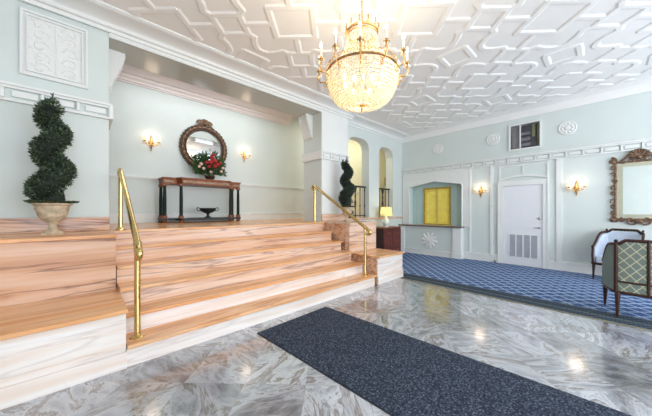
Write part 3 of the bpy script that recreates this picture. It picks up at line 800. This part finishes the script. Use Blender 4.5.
# ------------------------------------------------------------------ arch railings
def railing(x0, x1, label):
    t = thing('iron_railing', label, 'railing', P((x0+x1)/2, 3.5, ZP+.032), 0, 'iron railings in the arches')
    w = (x1-x0)*S/2-.004; h = .66*S
    MB().box(-w, w, -.03, .03, h-.03, h+.012, .006).build('top_rail', M['iron'], t)
    MB().box(-w, w, -.012, .012, .05, .075).build('bottom_rail', M['iron'], t)
    n = 5
    for k in range(n):
        x = -w+.03+(2*w-.06)*k/(n-1); b = MB()
        if k in (2,):
            b.lathe([(.018, 0), (.018, .1), (.012, .2), (.03, .42), (.014, .5), (.022, .6), (.012, .66), (.045, h-.05), (.045, h-.03)], 12, (x, 0, 0))
        else:
            b.tube([(x, 0, 0), (x, 0, h-.03)], .011, 8); b.lathe([(.011, .3), (.022, .33), (.011, .36)], 10, (x, 0, 0)); b.lathe([(.011, h-.12), (.02, h-.09), (.011, h-.06)], 10, (x, 0, 0))
        b.build('baluster', M['iron'], t, smooth=True)
railing(*AR1, 'black iron railing across the first arch behind the far topiary')
railing(*AR2, 'black iron railing across the narrower arch above the table lamp')

# gold framed picture in the hall
t = thing('framed_picture', 'small gold-framed picture on the hall wall seen through the second arch', 'picture', P(7.28, YB, 1.93))
b = MB(); w, h = .22, .17; fr = .045
b.box(-w, w, -.03, 0, h-fr, h, .006); b.box(-w, w, -.03, 0, -h, -h+fr, .006); b.box(-w, -w+fr, -.03, 0, -h, h, .006); b.box(w-fr, w, -.03, 0, -h, h, .006)
b.build('frame', M['gilt'], t)
MB().box(-w+fr, w-fr, -.012, -.004, -h+fr, h-fr).build('canvas', simple('brown_canvas', (.30, .20, .12), .6, var=.5, scale=9), t)

# ------------------------------------------------------------------ chest of drawers and lamp
t = thing('chest_of_drawers', 'dark red chest of drawers between the right plinth and the service hatch', 'chest of drawers', P(4.825, 3.21, .008))
w = .67*S/2; dp = .32*S/2; h = .64*S
b = MB().box(-w, w, -dp+.015, dp, .07, h-.03); b.build('carcass', M['wood_dark'], t)
MB().box(-w-.015, w+.015, -dp-.01, dp, h-.03, h, .006).build('top', M['wood_red'], t)
for sx in (-1, 1):
    for sy in (-1, 1):
        MB().box(sx*(w-.03)-.025, sx*(w-.03)+.025, sy*(dp-.03)-.02, sy*(dp-.03)+.02, 0, .07, .004).build('foot', M['wood_dark'], t)
for r_ in range(3):
    for c_ in range(2):
        x0 = -w+.02+c_*w*.98; x1 = x0+w*.95; z0 = .09+r_*(h-.13)/3; z1 = z0+(h-.13)/3-.015
        dr = MB().box(x0, x1, -dp-.004, -dp+.016, z0, z1, .004).build('drawer', M['wood_cherry'], t)
        b = MB(); xc = (x0+x1)/2; zc = (z0+z1)/2
        b.tube([(xc-.035, -dp-.006, zc+.01), (xc-.03, -dp-.03, zc-.005), (xc, -dp-.034, zc-.014), (xc+.03, -dp-.03, zc-.005), (xc+.035, -dp-.006, zc+.01)], .005, 6)
        b.build('pull', M['brass'], dr, smooth=True)
t = thing('table_lamp', 'lit table lamp with cream shade and pale ceramic base on the red chest', 'lamp', P(4.76, 3.17, .008+.64))
b = MB().lathe([(.07, 0), (.07, .02), (.055, .03), (.10, .08), (.115, .13), (.09, .19), (.045, .25), (.025, .28), (.02, .30)], 24); b.build('lamp_base', M['ceramic'], t, smooth=True)
b = MB().tube([(0, 0, .30), (0, 0, .36)], .008); b.build('stem', M['brass'], t)
b = MB().lathe([(.175, .30), (.150, .555), (.147, .555), (.172, .30), (.175, .30)], 28, caps=False); b.build('lamp_shade', M['shade'], t, smooth=True)
b = MB().ball((0, 0, .41), .035, 12, 8); b.build('bulb', emit('lamp_bulb', (1, .85, .55), 30), t, smooth=True)
b = MB().tube([(0, 0, .36), (0, 0, .57)], .004, 6); b.ball((0, 0, .575), .01); b.tube([(-.148, 0, .55), (.148, 0, .55)], .003, 5); b.build('finial', M['brass'], t)

# ------------------------------------------------------------------ console table
ct = thing('console_table', 'breakfront mahogany console table with dark columns on the landing', 'table', P(1.475, 4.53, ZP))
W2 = .60*S; zt = .68*S; f0 = -.25*S; f1 = -.13*S; bk = .19*S; wi = .40*S
outl = [(-W2, bk), (-W2, f1), (-wi-.03, f1), (-wi+.03, f0), (wi-.03, f0), (wi+.03, f1), (W2, f1), (W2, bk)]
MB().prism(outl, zt-.03, zt, 'XY').build('table_top', M['wood_red'], ct)
ins = [(x*.975, y*.94) for x, y in outl]
ap = MB().prism(ins, zt-.125, zt-.03, 'XY').build('apron', M['wood_red'], ct)
b = MB()
b.box(-wi+.06, wi-.06, f0*.94-.006, f0*.94, zt-.10, zt-.055); 
for sx in (-1, 1): b.box(sx*(wi+.15)-.08, sx*(wi+.15)+.08, f1*.94-.006, f1*.94, zt-.10, zt-.055)
b.build('inlay', M['bronze_gold'], ap)
MB().prism([(x*1.0, y*1.0) for x, y in outl], .045, .085, 'XY').build('lower_shelf', M['iron'], ct)
for x, y in ((-W2+.045, f1+.045), (W2-.045, f1+.045), (-wi+.03, f0+.045), (wi-.03, f0+.045), (-W2+.045, bk-.045), (W2-.045, bk-.045)):
    b = MB().lathe([(.036, .14), (.032, .16), (.032, .45), (.026, zt-.19), (.034, zt-.17)], 16, (x, y, 0)); lg = b.build('leg', M['column'], ct, smooth=True)
    MB().box(x-.038, x+.038, y-.038, y+.038, .085, .14, .005).build('leg_block', M['wood_red'], lg)
    MB().box(x-.038, x+.038, y-.038, y+.038, zt-.17, zt-.125, .004).build('leg_cap', M['wood_red'], lg)
    MB().lathe([(.03, 0), (.045, .012), (.045, .03), (.03, .045)], 14, (x, y, 0)).build('foot', M['wood_red'], lg, smooth=True)
# tazza bowl on the lower shelf
b = MB().lathe([(.075, 0), (.075, .015), (.04, .03), (.022, .06), (.03, .09), (.09, .115), (.145, .15), (.165, .195), (.175, .20), (.17, .207), (.13, .17), (.002, .13)], 28)
bw = b.build('footed_bowl', M['iron'], loc=P(1.52, 4.42, ZP)[:2]+(ZP*S+.085,), smooth=True); tag(bw, 'dark footed bowl with scroll handles on the console lower shelf', 'bowl')
for sx in (-1, 1):
    b = MB().tube([(sx*.14, 0, .15), (sx*.20, 0, .15), (sx*.225, 0, .19), (sx*.20, 0, .225), (sx*.17, 0, .20)], .009, 7); b.build('handle', M['iron'], bw, smooth=True)

# ------------------------------------------------------------------ round mirror
rm = thing('round_mirror', 'round dark carved convex mirror with crest hung above the console table', 'mirror', P(1.585, YB, 2.09))
R0 = .385*S; R1 = .30*S
b = MB().lathe([(R0, 0), (R0, -.03), (R0-.02, -.05), (R1+.03, -.04), (R1+.005, -.055), (R1-.01, -.045), (R1-.01, 0)], 48, (0,0,0), 'Y'); b.build('frame', M['bronze'], rm, smooth=True)
b = MB()
rr_ = (R0+R1)/2+.01; nn_ = 26*8
b.tube([(rr_*math.cos(2*PI*k/nn_), -.05, rr_*math.sin(2*PI*k/nn_)) for k in range(nn_)], [.014+.018*abs(math.sin(PI*k/8)) for k in range(nn_)], 8, True)
b.build('ball_carving', M['bronze_gold'], rm, smooth=True)
b = MB()
nn_ = 40*6
b.tube([(R0*math.cos(2*PI*k/nn_), -.03, R0*math.sin(2*PI*k/nn_)) for k in range(nn_)], [.010+.017*abs(math.sin(PI*k/6)) for k in range(nn_)], 7, True)
b.build('outer_leaf_carving', M['bronze'], rm, smooth=True)
b = MB()
for sx in (-1, 1):
    pts = []
    for k in range(18):
        a = k*.45; q = .075*(1-k/20); pts.append((sx*(.09+q*math.cos(a)), -.04, R0+.05+q*math.sin(a)))
    b.tube(pts, [.02-.0007*k for k in range(18)], 7)
    b.tube([(sx*.17, -.04, R0-.03), (sx*.13, -.04, R0+.02), (sx*.06, -.04, R0+.10)], .022, 7)
for k in range(7):
    a = PI*(.15+.7*k/6); b.tube([(0, -.04, R0+.02), (.12*math.cos(a), -.045, R0+.02+.13*math.sin(a))], [.014, .022], 7)
b.ball((0, -.05, R0+.05), .04, 10, 8)
b.build('crest', M['bronze_gold'], rm, smooth=True)
b = MB(); pr = [(R1*(1-k/8), -.022-.02*(1-(1-k/8)**2)) for k in range(8)]+[(.001, -.042)]
b.lathe(pr, 40, (0,0,0), 'Y'); b.build('mirror_glass', M['mirror'], rm, smooth=True)

# ------------------------------------------------------------------ flower arrangement
fl = thing('flower_arrangement', 'red flower and greenery arrangement in a low vase on the console table', 'flowers', (1.60*S, 4.56*S, (ZP+.68)*S))
MB().lathe([(.06, 0), (.05, .02), (.09, .06), (.11, .10), (.10, .11), (.002, .09)], 20).build('vase', M['bronze'], fl, smooth=True)
b = MB(); rr = random.Random(21)
for i in range(1300):
    a = rr.random()*6.283; q = math.sqrt(rr.random()); e = rr.random()
    p = Vector((q*.31*math.cos(a), q*.11*math.sin(a)-.01, .14+e*.52*(1-.5*q*q)))
    leafquad(b, p, Vector((math.cos(a)*q, math.sin(a)*q-.2, rr.uniform(-.3, .9))), rr.uniform(.05, .10), .014, rr)
for i in range(26):
    a = rr.uniform(.1, PI-.1); b.tube([(0, 0, .1), (.18*math.cos(a), -.02, .1+.2*math.sin(a)), (.33*math.cos(a), -.03, .14+.34*math.sin(a))], .003, 4)
o = b.build('leaves', M['wleaf'], fl); o['kind'] = 'stuff'
def flower(x, y, z, r, m, nm):
    b = MB()
    for ring, (n, rad, lift) in enumerate(((7, 1, .1), (6, .75, .45), (4, .4, .75))):
        for k in range(n):
            a = 2*PI*k/n+ring*.4; b.ball((x+r*rad*.6*math.cos(a), y-r*lift, z+r*rad*.6*math.sin(a)), r*.42, 6, 5, 1, .45, 1)
    b.build(nm, m, fl, smooth=True)
for x, z, r in ((-.03, .26, .06), (.05, .29, .06), (.00, .36, .05), (.10, .22, .05), (-.10, .24, .045), (.05, .18, .05), (.16, .26, .04), (-.06, .16, .045), (.03, .43, .035)):
    flower(x*1.1, -.13, z+.14, r*.95, M['red'], 'red_flower')
for x, z, r in ((-.22, .26, .038), (.24, .22, .035), (-.17, .17, .035), (.20, .14, .035), (-.02, .11, .035), (-.26, .20, .03)):
    flower(x, -.12, z+.08, r, M['pinkp'], 'pink_flower')

# ------------------------------------------------------------------ wall sconces (built facing -Y)
def make_sconce():
    t = thing('wall_sconce', 'x', 'wall light')
    b = MB().lathe([(.05, 0), (.05, -.012), (.035, -.022), (.02, -.035), (.001, -.04)], 18, (0,0,0), 'Y')
    b.tube([(0, -.012, -.15), (0, -.02, -.08), (0, -.02, .08), (0, -.012, .12)], [.004, .022, .028, .006], 8)
    b.ball((0, -.02, .13), .014); b.ball((0, -.02, -.16), .012)
    b.build('back_plate', M['gilt'], t, smooth=True)
    for s_ in (-1, 1):
        b = MB(); pts = []
        for k in range(13):
            a = PI*k/12; pts.append((s_*(.015+.05*(1-math.cos(a))), -.03-.06*math.sin(a/2), -.02-.055*math.sin(a)+.02*(k/12)))
        b.tube(pts, .007, 7); ex, ey, ez = pts[-1]
        b.lathe([(.006, -.005), (.032, .004), (.034, .010), (.012, .006), (.010, .03)], 14, (ex, ey, ez))
        pts2 = [(s_*(.05+.03*math.cos(q*.6)), -.06, -.05+.03*math.sin(q*.6)) for q in range(9)]
        b.tube(pts2, .005, 6)
        ar = b.build('arm', M['gilt'], t, smooth=True)
        b = MB().lathe([(.014, .012), (.026, .03), (.033, .06), (.029, .085), (.027, .085), (.031, .06), (.024, .032), (.012, .014)], 18, (ex, ey, ez), caps=False)
        b.build('glass_shade', M['glass_shade'], ar, smooth=True)
        b = MB().ball((ex, ey, ez+.05), .016, 10, 8, 1, 1, 1.5); b.build('bulb', M['bulb'], ar, smooth=True)
        b = MB()
        for k in range(7):
            a = 2*PI*k/7; cx_, cy_ = ex+.032*math.cos(a), ey+.032*math.sin(a)
            b.ball((cx_, cy_, ez-.012), .006, 5, 4); b.ball((cx_, cy_, ez-.034), .008, 5, 4, 1, 1, 1.8)
        b.build('crystal_drops', M['crystal'], ar)
    return t
sp = [(.80, YB, 2.05, 0, 'lit brass two-arm sconce left of the round mirror'), (2.33, YB, 2.07, 0, 'lit brass two-arm sconce right of the round mirror'),
      (XF, 1.65, 1.385, PI/2*3, 'lit gilt sconce on the far wall between the hatch and the louvred door'), (XF, .28, 1.37, PI/2*3, 'lit gilt sconce on the far wall between the louvred door and the large mirror')]
proto = make_sconce()
for i, (x, y, z, rz, lab) in enumerate(sp):
    o = proto if i == 0 else copy_tree(proto)
    o.location = P(x, y, z); o.rotation_euler = (0, 0, rz); o['label'] = lab; o['group'] = 'gilt wall sconces'

# ------------------------------------------------------------------ rococo mirror on far wall (faces -X)
gm = thing('ornate_mirror', 'large rectangular rococo mirror with carved copper-gilt frame on the far wall', 'mirror', P(XF, -.36, 1.29))
hw, hh = .235*S, .43*S
b = MB()
for (y0, y1, z0, z1) in ((-hw, hw, hh-.035, hh), (-hw, hw, -hh, -hh+.035), (-hw, -hw+.035, -hh, hh), (hw-.035, hw, -hh, hh)): b.box(-.035, 0, y0, y1, z0, z1, .006)
b.build('frame', M['bronze_gold'], gm)
b = MB(); rr = random.Random(4)
def scroll(mb, cy, cz, r, a0, dr=1, x=-.04, th=.015):
    pts = []
    for k in range(15):
        a = a0+dr*k*.45; q = r*(1-k/17); pts.append((x, cy+q*math.cos(a), cz+q*math.sin(a)))
    mb.tube(pts, [th*(1-k/25) for k in range(15)], 6)
nz = 9
for k in range(nz+1):
    z = -hh+2*hh*k/nz
    for s_ in (-1, 1):
        scroll(b, s_*(hw+.005), z+rr.uniform(-.02, .02), .045, rr.uniform(0, 6), s_*(1 if k % 2 else -1))
        b.ball((-.04, s_*(hw-.01), z+.05), .02, 6, 5, .7, 1, 1.3)
for k in range(7):
    y = -hw+2*hw*k/6
    for s_ in (-1, 1):
        scroll(b, y, s_*(hh+.002), .045, rr.uniform(0, 6), s_*(1 if k % 2 else -1))
b.build('scroll_carving', M['bronze_gold'], gm, smooth=True)
for s_ in (-1, 1):
    for zz in (-hh, hh):
        b = MB(); scroll(b, s_*(hw+.03), zz+.02, .065, 1.5, s_, th=.02); b.ball((-.045, s_*(hw+.02), zz), .04, 8, 6, .6, 1, 1)
        b.build('corner_scroll', M['bronze_gold'], gm, smooth=True)
b = MB()
for s_ in (-1, 1):
    scroll(b, s_*.075, hh+.07, .075, PI/2-s_*PI/2, s_, th=.022)
    b.tube([(-.04, s_*.22, hh+.0), (-.045, s_*.15, hh+.07), (-.045, s_*.06, hh+.13)], .02, 7)
for k in range(9):
    a = PI*(.04+.92*k/8); b.tube([(-.045, 0, hh+.05), (-.055, .12*math.cos(a), hh+.07+.13*math.sin(a)), (-.05, .15*math.cos(a+.2), hh+.06+.14*math.sin(a+.2))], [.012, .022, .008], 7)
b.ball((-.05, 0, hh+.05), .04, 8, 6)
b.build('crest', M['bronze_gold'], gm, smooth=True)
b = MB()
for s_ in (-1, 1): scroll(b, s_*.07, -hh-.03, .06, PI/2-s_*PI/2, -s_, th=.018); scroll(b, s_*.15, -hh-.01, .045, PI/2-s_*PI/2, s_, th=.014)
b.ball((-.05, 0, -hh-.02), .04, 8, 6, 1, 1.6, 1)
b.build('lower_crest', M['bronze_gold'], gm, smooth=True)
MB().box(-.012, -.002, -hw+.11, hw-.11, -hh+.11, hh-.11).build('mirror_glass', M['mirror'], gm)
b = MB()
for (y0, y1, z0, z1) in ((-hw+.03, hw-.03, hh-.11, hh-.03), (-hw+.03, hw-.03, -hh+.03, -hh+.11), (-hw+.03, -hw+.11, -hh+.11, hh-.11), (hw-.11, hw-.03, -hh+.11, hh-.11)): b.box(-.014, -.003, y0, y1, z0, z1)
b.build('mirror_border', M['mirror2'], gm)

# ------------------------------------------------------------------ armchairs (local: faces -Y, back at +Y)
def back_curve(t):     # plan of the tub: t -1 (front right) .. 1 (front left)
    a = abs(t); s_ = 1 if t >= 0 else -1
    if a < .45: return Vector((s_*a/.45*.235, .26-.03*(a/.45)**2))
    q = (a-.45)/.55; ang = q*PI/2
    return Vector((s_*(.235+.085*math.sin(ang)**.7), .23-.47*q**1.15))
def top_z(t):
    a = abs(t)
    if a < .33: return .93
    if a < .40: return .93-.03*(a-.33)/.07
    if a < .62: return .89-.02*(a-.4)/.22
    q = (a-.62)/.38; return .87-.26*(q*q*(3-2*q))
def shell(mb, t0, t1, zb, off, th, n, dz=0):
    vs = []; fs = []
    for i in range(n+1):
        t = t0+(t1-t0)*i/n; p = back_curve(t); e = .01
        tg = (back_curve(min(t+e, 1))-back_curve(max(t-e, -1))); nn = Vector((tg.y, -tg.x)).normalized()
        if nn.dot(p-Vector((0, -.05))) < 0: nn = -nn
        zt_ = top_z(t)+dz
        a = p+nn*off; c = p+nn*(off-th)
        vs += [(a.x, a.y, zb), (a.x, a.y, zt_), (c.x, c.y, zt_), (c.x, c.y, zb)]
    for i in range(n):
        for k in range(4): fs.append((i*4+k, i*4+(k+1)%4, i*4+4+(k+1)%4, i*4+4+k))
    fs += [(0,1,2,3), (n*4+3, n*4+2, n*4+1, n*4)]
    return mb.add(vs, fs)
def make_armchair(label):
    t = thing('armchair', label, 'armchair', group='tub armchairs on the blue carpet')
    shell(MB(), -.46, .46, .30, .012, .012, 16, -.02).build('outer_back', M['trellis'], t, smooth=True)
    shell(MB(), .46, 1, .29, .012, .012, 12, -.015).build('outer_side', M['sidefab'], t, smooth=True); shell(MB(), -1, -.46, .29, .012, .012, 12, -.015).build('outer_side', M['sidefab'], t, smooth=True)
    b = shell(MB(), -.98, .98, .30, -.001, .035, 30, -.03); b.build('inner_upholstery', M['fabric_in'], t, smooth=True)
    # wooden crest rail
    pts = [(*back_curve(-1+2*k/48), top_z(-1+2*k/48)) for k in range(49)]
    MB().tube(pts, .020, 8).build('crest_rail', M['wood_dark'], t, smooth=True)
    pts = [(back_curve(-1+2*k/40)*1.0) for k in range(41)]
    b = MB().tube([(p.x, p.y, .30) for p in pts], .022, 8); b.tube([(-.31, -.24, .30), (0, -.275, .30), (.31, -.24, .30)], .024, 8)
    b.build('seat_rail', M['wood_dark'], t, smooth=True)
    b = MB(); b.tube([(p.x*1.01, p.y*1.04, .43) for p in pts[11:30]], .013, 6); b.build('back_rail', M['wood_dark'], t, smooth=True)
    for tt, nm in ((-.46, 'back_post'), (.46, 'back_post'), (0, 'centre_stile')):
        p = back_curve(tt); z = top_z(tt)
        b = MB().tube([(p.x*1.03, p.y*1.05, .30), (p.x*1.03, p.y*1.06, .6), (p.x*1.03, p.y*1.04, z+.01)], .019 if tt else .014, 8)
        if tt: b.ball((p.x*1.03, p.y*1.04, z+.035), .02, 8, 6)
        b.build(nm, M['wood_dark'], t, smooth=True)
    for sx in (-1, 1):
        b = MB().tube([(sx*.31, -.24, .30), (sx*.315, -.25, .45), (sx*.31, -.24, .60)], .018, 8); b.ball((sx*.31, -.25, .61), .026, 8, 6); b.build('arm_post', M['wood_dark'], t, smooth=True)
    b = MB().box(-.27, .27, -.26, .20, .30, .44, .035); b.build('seat_cushion', M['fabric_in'], t, smooth=True)
    for x, y, s_ in ((-.235, .235, 1), (.235, .235, 1), (-.30, -.235, -1), (.30, -.235, -1)):
        b = MB().tube([(x, y, .31), (x, y, .26), (x*1.01, y+s_*.005, .10), (x*1.02, y+s_*.012, 0)], [.026, .026, .017, .012], 8); b.build('leg', M['wood_dark'], t, smooth=True)
    return t
# near chair: back to the camera
th = math.radians(-15)
def place(o, legl, legw, ang):
    # ang: facing direction in world; local facing is -Y
    rz = ang+PI/2; c, s_ = math.cos(rz), math.sin(rz); lx, ly = legl
    o.rotation_euler = (0, 0, rz); o.location = (legw[0]*S-(c*lx-s_*ly), legw[1]*S-(s_*lx+c*ly), .008*S)
c1 = make_armchair('armchair with its green trellis back turned, nearest the marble floor')
place(c1, (.235, .235), (3.66, -.10), math.radians(4))
c2 = copy_tree(c1); c2['label'] = 'armchair with pale blue seat facing the room against the far wall'
place(c2, (-.30, -.235), (5.40, .105), math.radians(163)); c2.scale = (.92, .92, 1)

# ------------------------------------------------------------------ chandelier
cx_, cy_ = 1.613, 1.296
ch = thing('chandelier', 'large lit crystal basket chandelier with gilt rim and electric candles', 'chandelier', P(cx_, cy_, HC-.0))
z0 = -(HC-2.08)*S        # rim height relative to the ceiling
RR = .272*S
MB().lathe([(.001, 0), (.075, 0), (.075, -.012), (.05, -.03), (.02, -.05), (.001, -.055)], 24).build('canopy', M['gilt'], ch, smooth=True)
zu = z0+.315*S
b = MB(); k = 0; z = -.05
while z > zu+.05:
    pts = [((.011*math.cos(a) if k % 2 else 0), (0 if k % 2 else .011*math.cos(a)), z-.017+.02*math.sin(a)) for a in [2*PI*q/8 for q in range(8)]]
    b.tube(pts, .003, 5, True); z -= .031; k += 1
o = b.build('chain', M['gilt'], ch, smooth=True)
# upper crown
b = MB(); ru = .118*S
b.tube([(ru*math.cos(2*PI*q/32), ru*math.sin(2*PI*q/32), zu) for q in range(32)], .012, 8, True)
b.tube([(ru*math.cos(2*PI*q/32), ru*math.sin(2*PI*q/32), zu-.035) for q in range(32)], .008, 8, True)
for k in range(12):
    a = 2*PI*k/12; c_, s_ = math.cos(a), math.sin(a)
    b.tube([(ru*c_, ru*s_, zu), (ru*1.12*c_, ru*1.12*s_, zu+.03), (ru*1.08*c_, ru*1.08*s_, zu+.06)], [.006, .008, .004], 6); b.ball((ru*1.08*c_, ru*1.08*s_, zu+.065), .009, 6, 5)
for k in range(4):
    a = PI/2*k+.4; b.tube([(ru*math.cos(a), ru*math.sin(a), zu), (.01, 0, zu+.09)], .004, 5)
b.build('upper_crown', M['gilt'], ch, smooth=True)
MB().tube([(0, 0, zu+.1), (0, 0, z0-.3*S)], .009, 8).build('centre_stem', M['gilt'], ch)
# bead strands
def bead(mb, c, r, st=1):
    x, y, z = c; mb.add([(x+r, y, z), (x, y+r, z), (x-r, y, z), (x, y-r, z), (x, y, z+r*st), (x, y, z-r*st)], [(0,1,4),(1,2,4),(2,3,4),(3,0,4),(1,0,5),(2,1,5),(3,2,5),(0,3,5)])
b = MB()
for k in range(36):
    a = 2*PI*k/36; c_, s_ = math.cos(a), math.sin(a)
    for j in range(22):
        q = j/21; r = ru+(RR*.93-ru)*(q**1.9); z = zu-.03-(zu-.03-z0-.02)*q**.9
        bead(b, (r*c_, r*s_, z), .0062)
for k in range(30):
    a = 2*PI*k/30
    for j in range(4): bead(b, (ru*.98*math.cos(a), ru*.98*math.sin(a), zu-.04-.016*j), .008, 1.3)
for j in range(5):
    rj = ru*(.95-.15*j)
    for k in range(26-3*j): a = 2*PI*k/(26-3*j); bead(b, (rj*math.cos(a), rj*math.sin(a), zu-.10-.012*j), .009, 1.2)
o = b.build('bead_strands', M['crystal'], ch); o['kind'] = 'stuff'
# rim with scrolling crest
b = MB()
b.lathe([(RR+.006, z0-.009), (RR+.010, z0-.005), (RR+.006, z0), (RR+.010, z0+.006), (RR, z0+.009), (RR-.006, z0+.006), (RR-.006, z0-.009)], 48)
b.f = [f for f in b.f if len(f) == 4]
for k in range(24):
    a = 2*PI*(k+.5)/24; c_, s_ = math.cos(a), math.sin(a); tx, ty = -s_, c_
    for sg in (1, -1):
        pts = []
        for q in range(9):
            w = q*.6; rad = .022*(1-q/12); pts.append(((RR+.005)*c_+tx*sg*(.022-rad*math.cos(w)), (RR+.005)*s_+ty*sg*(.022-rad*math.cos(w)), z0+.035+rad*math.sin(w)))
        b.tube(pts, .0045, 5)
b.build('rim', M['gilt'], ch, smooth=True)
# bowl of crystal tiers: a hoop and its beads each
nt_ = 15; bd = .245*S
for j in range(nt_):
    q = (j+.3)/nt_; ang = q*PI/2; r = RR*math.cos(ang)**.6; z = z0-.02-bd*math.sin(ang)**.85
    b = MB(); n = max(8, int(2*PI*r/.024))
    for k in range(n):
        a = 2*PI*(k+.5*(j % 2))/n; bead(b, (r*math.cos(a), r*math.sin(a), z), .0125, 1.3)
    b.tube([(r*.985*math.cos(2*PI*k/36), r*.985*math.sin(2*PI*k/36), z+.014) for k in range(36)], .0028, 4, True)
    b.build('crystal_tier', M['crystal'], ch)
b = MB()
for k in range(16):
    a = 2*PI*k/16; pts = []
    for j in range(12):
        q = j/11; ang = q*PI/2; r = RR*.97*max(0, math.cos(ang))**.6; pts.append((r*math.cos(a), r*math.sin(a), z0-.02-bd*.98*math.sin(ang)**.85))
    b.tube(pts, .003, 4)
b.build('basket_ribs', M['gilt'], ch)
for k in range(6):
    a = 2*PI*k/6+.2; b = MB().ball((.17*math.cos(a), .17*math.sin(a), z0-.12), .022, 10, 8, 1, 1, 1.4); b.build('inner_bulb', M['bulb'], ch, smooth=True)
# arms
for k in range(12):
    a = 2*PI*k/12+.12; c_, s_ = math.cos(a), math.sin(a); b = MB()
    pts = [(RR-.005, z0-.02), (RR+.03, z0-.065), (RR+.08, z0-.06), (RR+.105, z0-.01), (RR+.085, z0+.025), (RR+.09, z0+.045)]
    sm = []
    for i in range(len(pts)-1):
        for q in range(4):
            w = q/4; sm.append((pts[i][0]*(1-w)+pts[i+1][0]*w, pts[i][1]*(1-w)+pts[i+1][1]*w))
    sm.append(pts[-1])
    b.tube([(r*c_, r*s_, z) for r, z in sm], .007, 7); ex, ey, ez = pts[-1][0]*c_, pts[-1][0]*s_, pts[-1][1]
    b.lathe([(.006, -.006), (.028, .004), (.031, .010), (.012, .006), (.013, .03), (.016, .032)], 14, (ex, ey, ez))
    b.tube([((RR+.03+.018*math.cos(w))*c_, (RR+.03+.018*math.cos(w))*s_, z0-.09+.02*math.sin(w)) for w in [q*.7 for q in range(9)]], .005, 5)
    ar = b.build('candle_arm', M['gilt'], ch, smooth=True)
    MB().tube([(ex, ey, ez+.025), (ex, ey, ez+.115)], .0105, 10).build('candle', M['candle'], ar, smooth=True)
    MB().lathe([(.004, 0), (.0125, .014), (.013, .024), (.008, .042), (.001, .062)], 10, (ex, ey, ez+.115)).build('flame_bulb', M['flame'], ar, smooth=True)
    b = MB()
    for q in range(6): w = 2*PI*q/6; bead(b, (ex+.028*math.cos(w), ey+.028*math.sin(w), ez-.015), .008, 2)
    b.build('bobeche_drops', M['crystal'], ar)

# ------------------------------------------------------------------ lights
def light(kind, name, loc, energy, col, **kw):
    l = bpy.data.lights.new(name, kind); l.energy = energy; l.color = col
    for k, v in kw.items(): setattr(l, k, v)
    o = bpy.data.objects.new(name, l); C.objects.link(o); o.location = loc; return o
for k, (a, c) in enumerate(wins):
    o = light('AREA', 'window_daylight', P((a+c)/2, YW-.12, 1.35), 150*(c-a), (.87, .93, 1.0), shape='RECTANGLE', size=(c-a)*S, size_y=2.2*S)
    o.rotation_euler = (PI/2, 0, 0)
light('POINT', 'chandelier_glow', P(cx_, cy_, 2.0), 34, (1, .84, .58), shadow_soft_size=.15)
for k in range(4):
    a = PI/2*k+.3; light('POINT', 'candle_glow', P(cx_+.34*math.cos(a), cy_+.34*math.sin(a), 2.36), 8, (1, .84, .60), shadow_soft_size=.15)
for (x, y, z, rz, lab) in sp:
    dx, dy = (0, -.13) if rz == 0 else (-.13, 0)
    light('POINT', 'sconce_glow', (x*S+dx, y*S+dy, z*S+.08), 3.4, (1, .82, .66), shadow_soft_size=.11)
light('POINT', 'table_lamp_glow', P(4.76, 3.17, 1.0), 3.5, (1, .85, .55), shadow_soft_size=.05)
o = light('AREA', 'alcove_fill_light', P(1.5, 4.2, HA-.03), 44, (.93, .96, 1), shape='RECTANGLE', size=3.0, size_y=.6)  # unseen lamp added to light the alcove evenly; no fitting there
o = light('AREA', 'hall_fill_light', P(5.2, 4.2, HA-.03), 80, (1, .95, .74), shape='RECTANGLE', size=3.5, size_y=.6)  # unseen lamp added to brighten the hall behind the arches

wd = bpy.data.worlds.new('World'); sc.world = wd; wd.use_nodes = True
wd.node_tree.nodes['Background'].inputs[0].default_value = (.80, .89, 1, 1); wd.node_tree.nodes['Background'].inputs[1].default_value = 1.5

# ------------------------------------------------------------------ camera
cam = bpy.data.cameras.new('Camera'); co = bpy.data.objects.new('Camera', cam); C.objects.link(co)
cam.sensor_width = 36; cam.lens = 260.6/652*36; cam.shift_y = 2.5/652
co.location = (0, 0, S); co.rotation_euler = (PI/2, 0, math.radians(46.65)-PI/2)
cam.clip_start = .05
sc.camera = co
sc.view_settings.view_transform = 'Standard'; sc.view_settings.look = 'None'; sc.view_settings.exposure = -.92; sc.view_settings.gamma = 1
sc.view_settings.use_curve_mapping = False
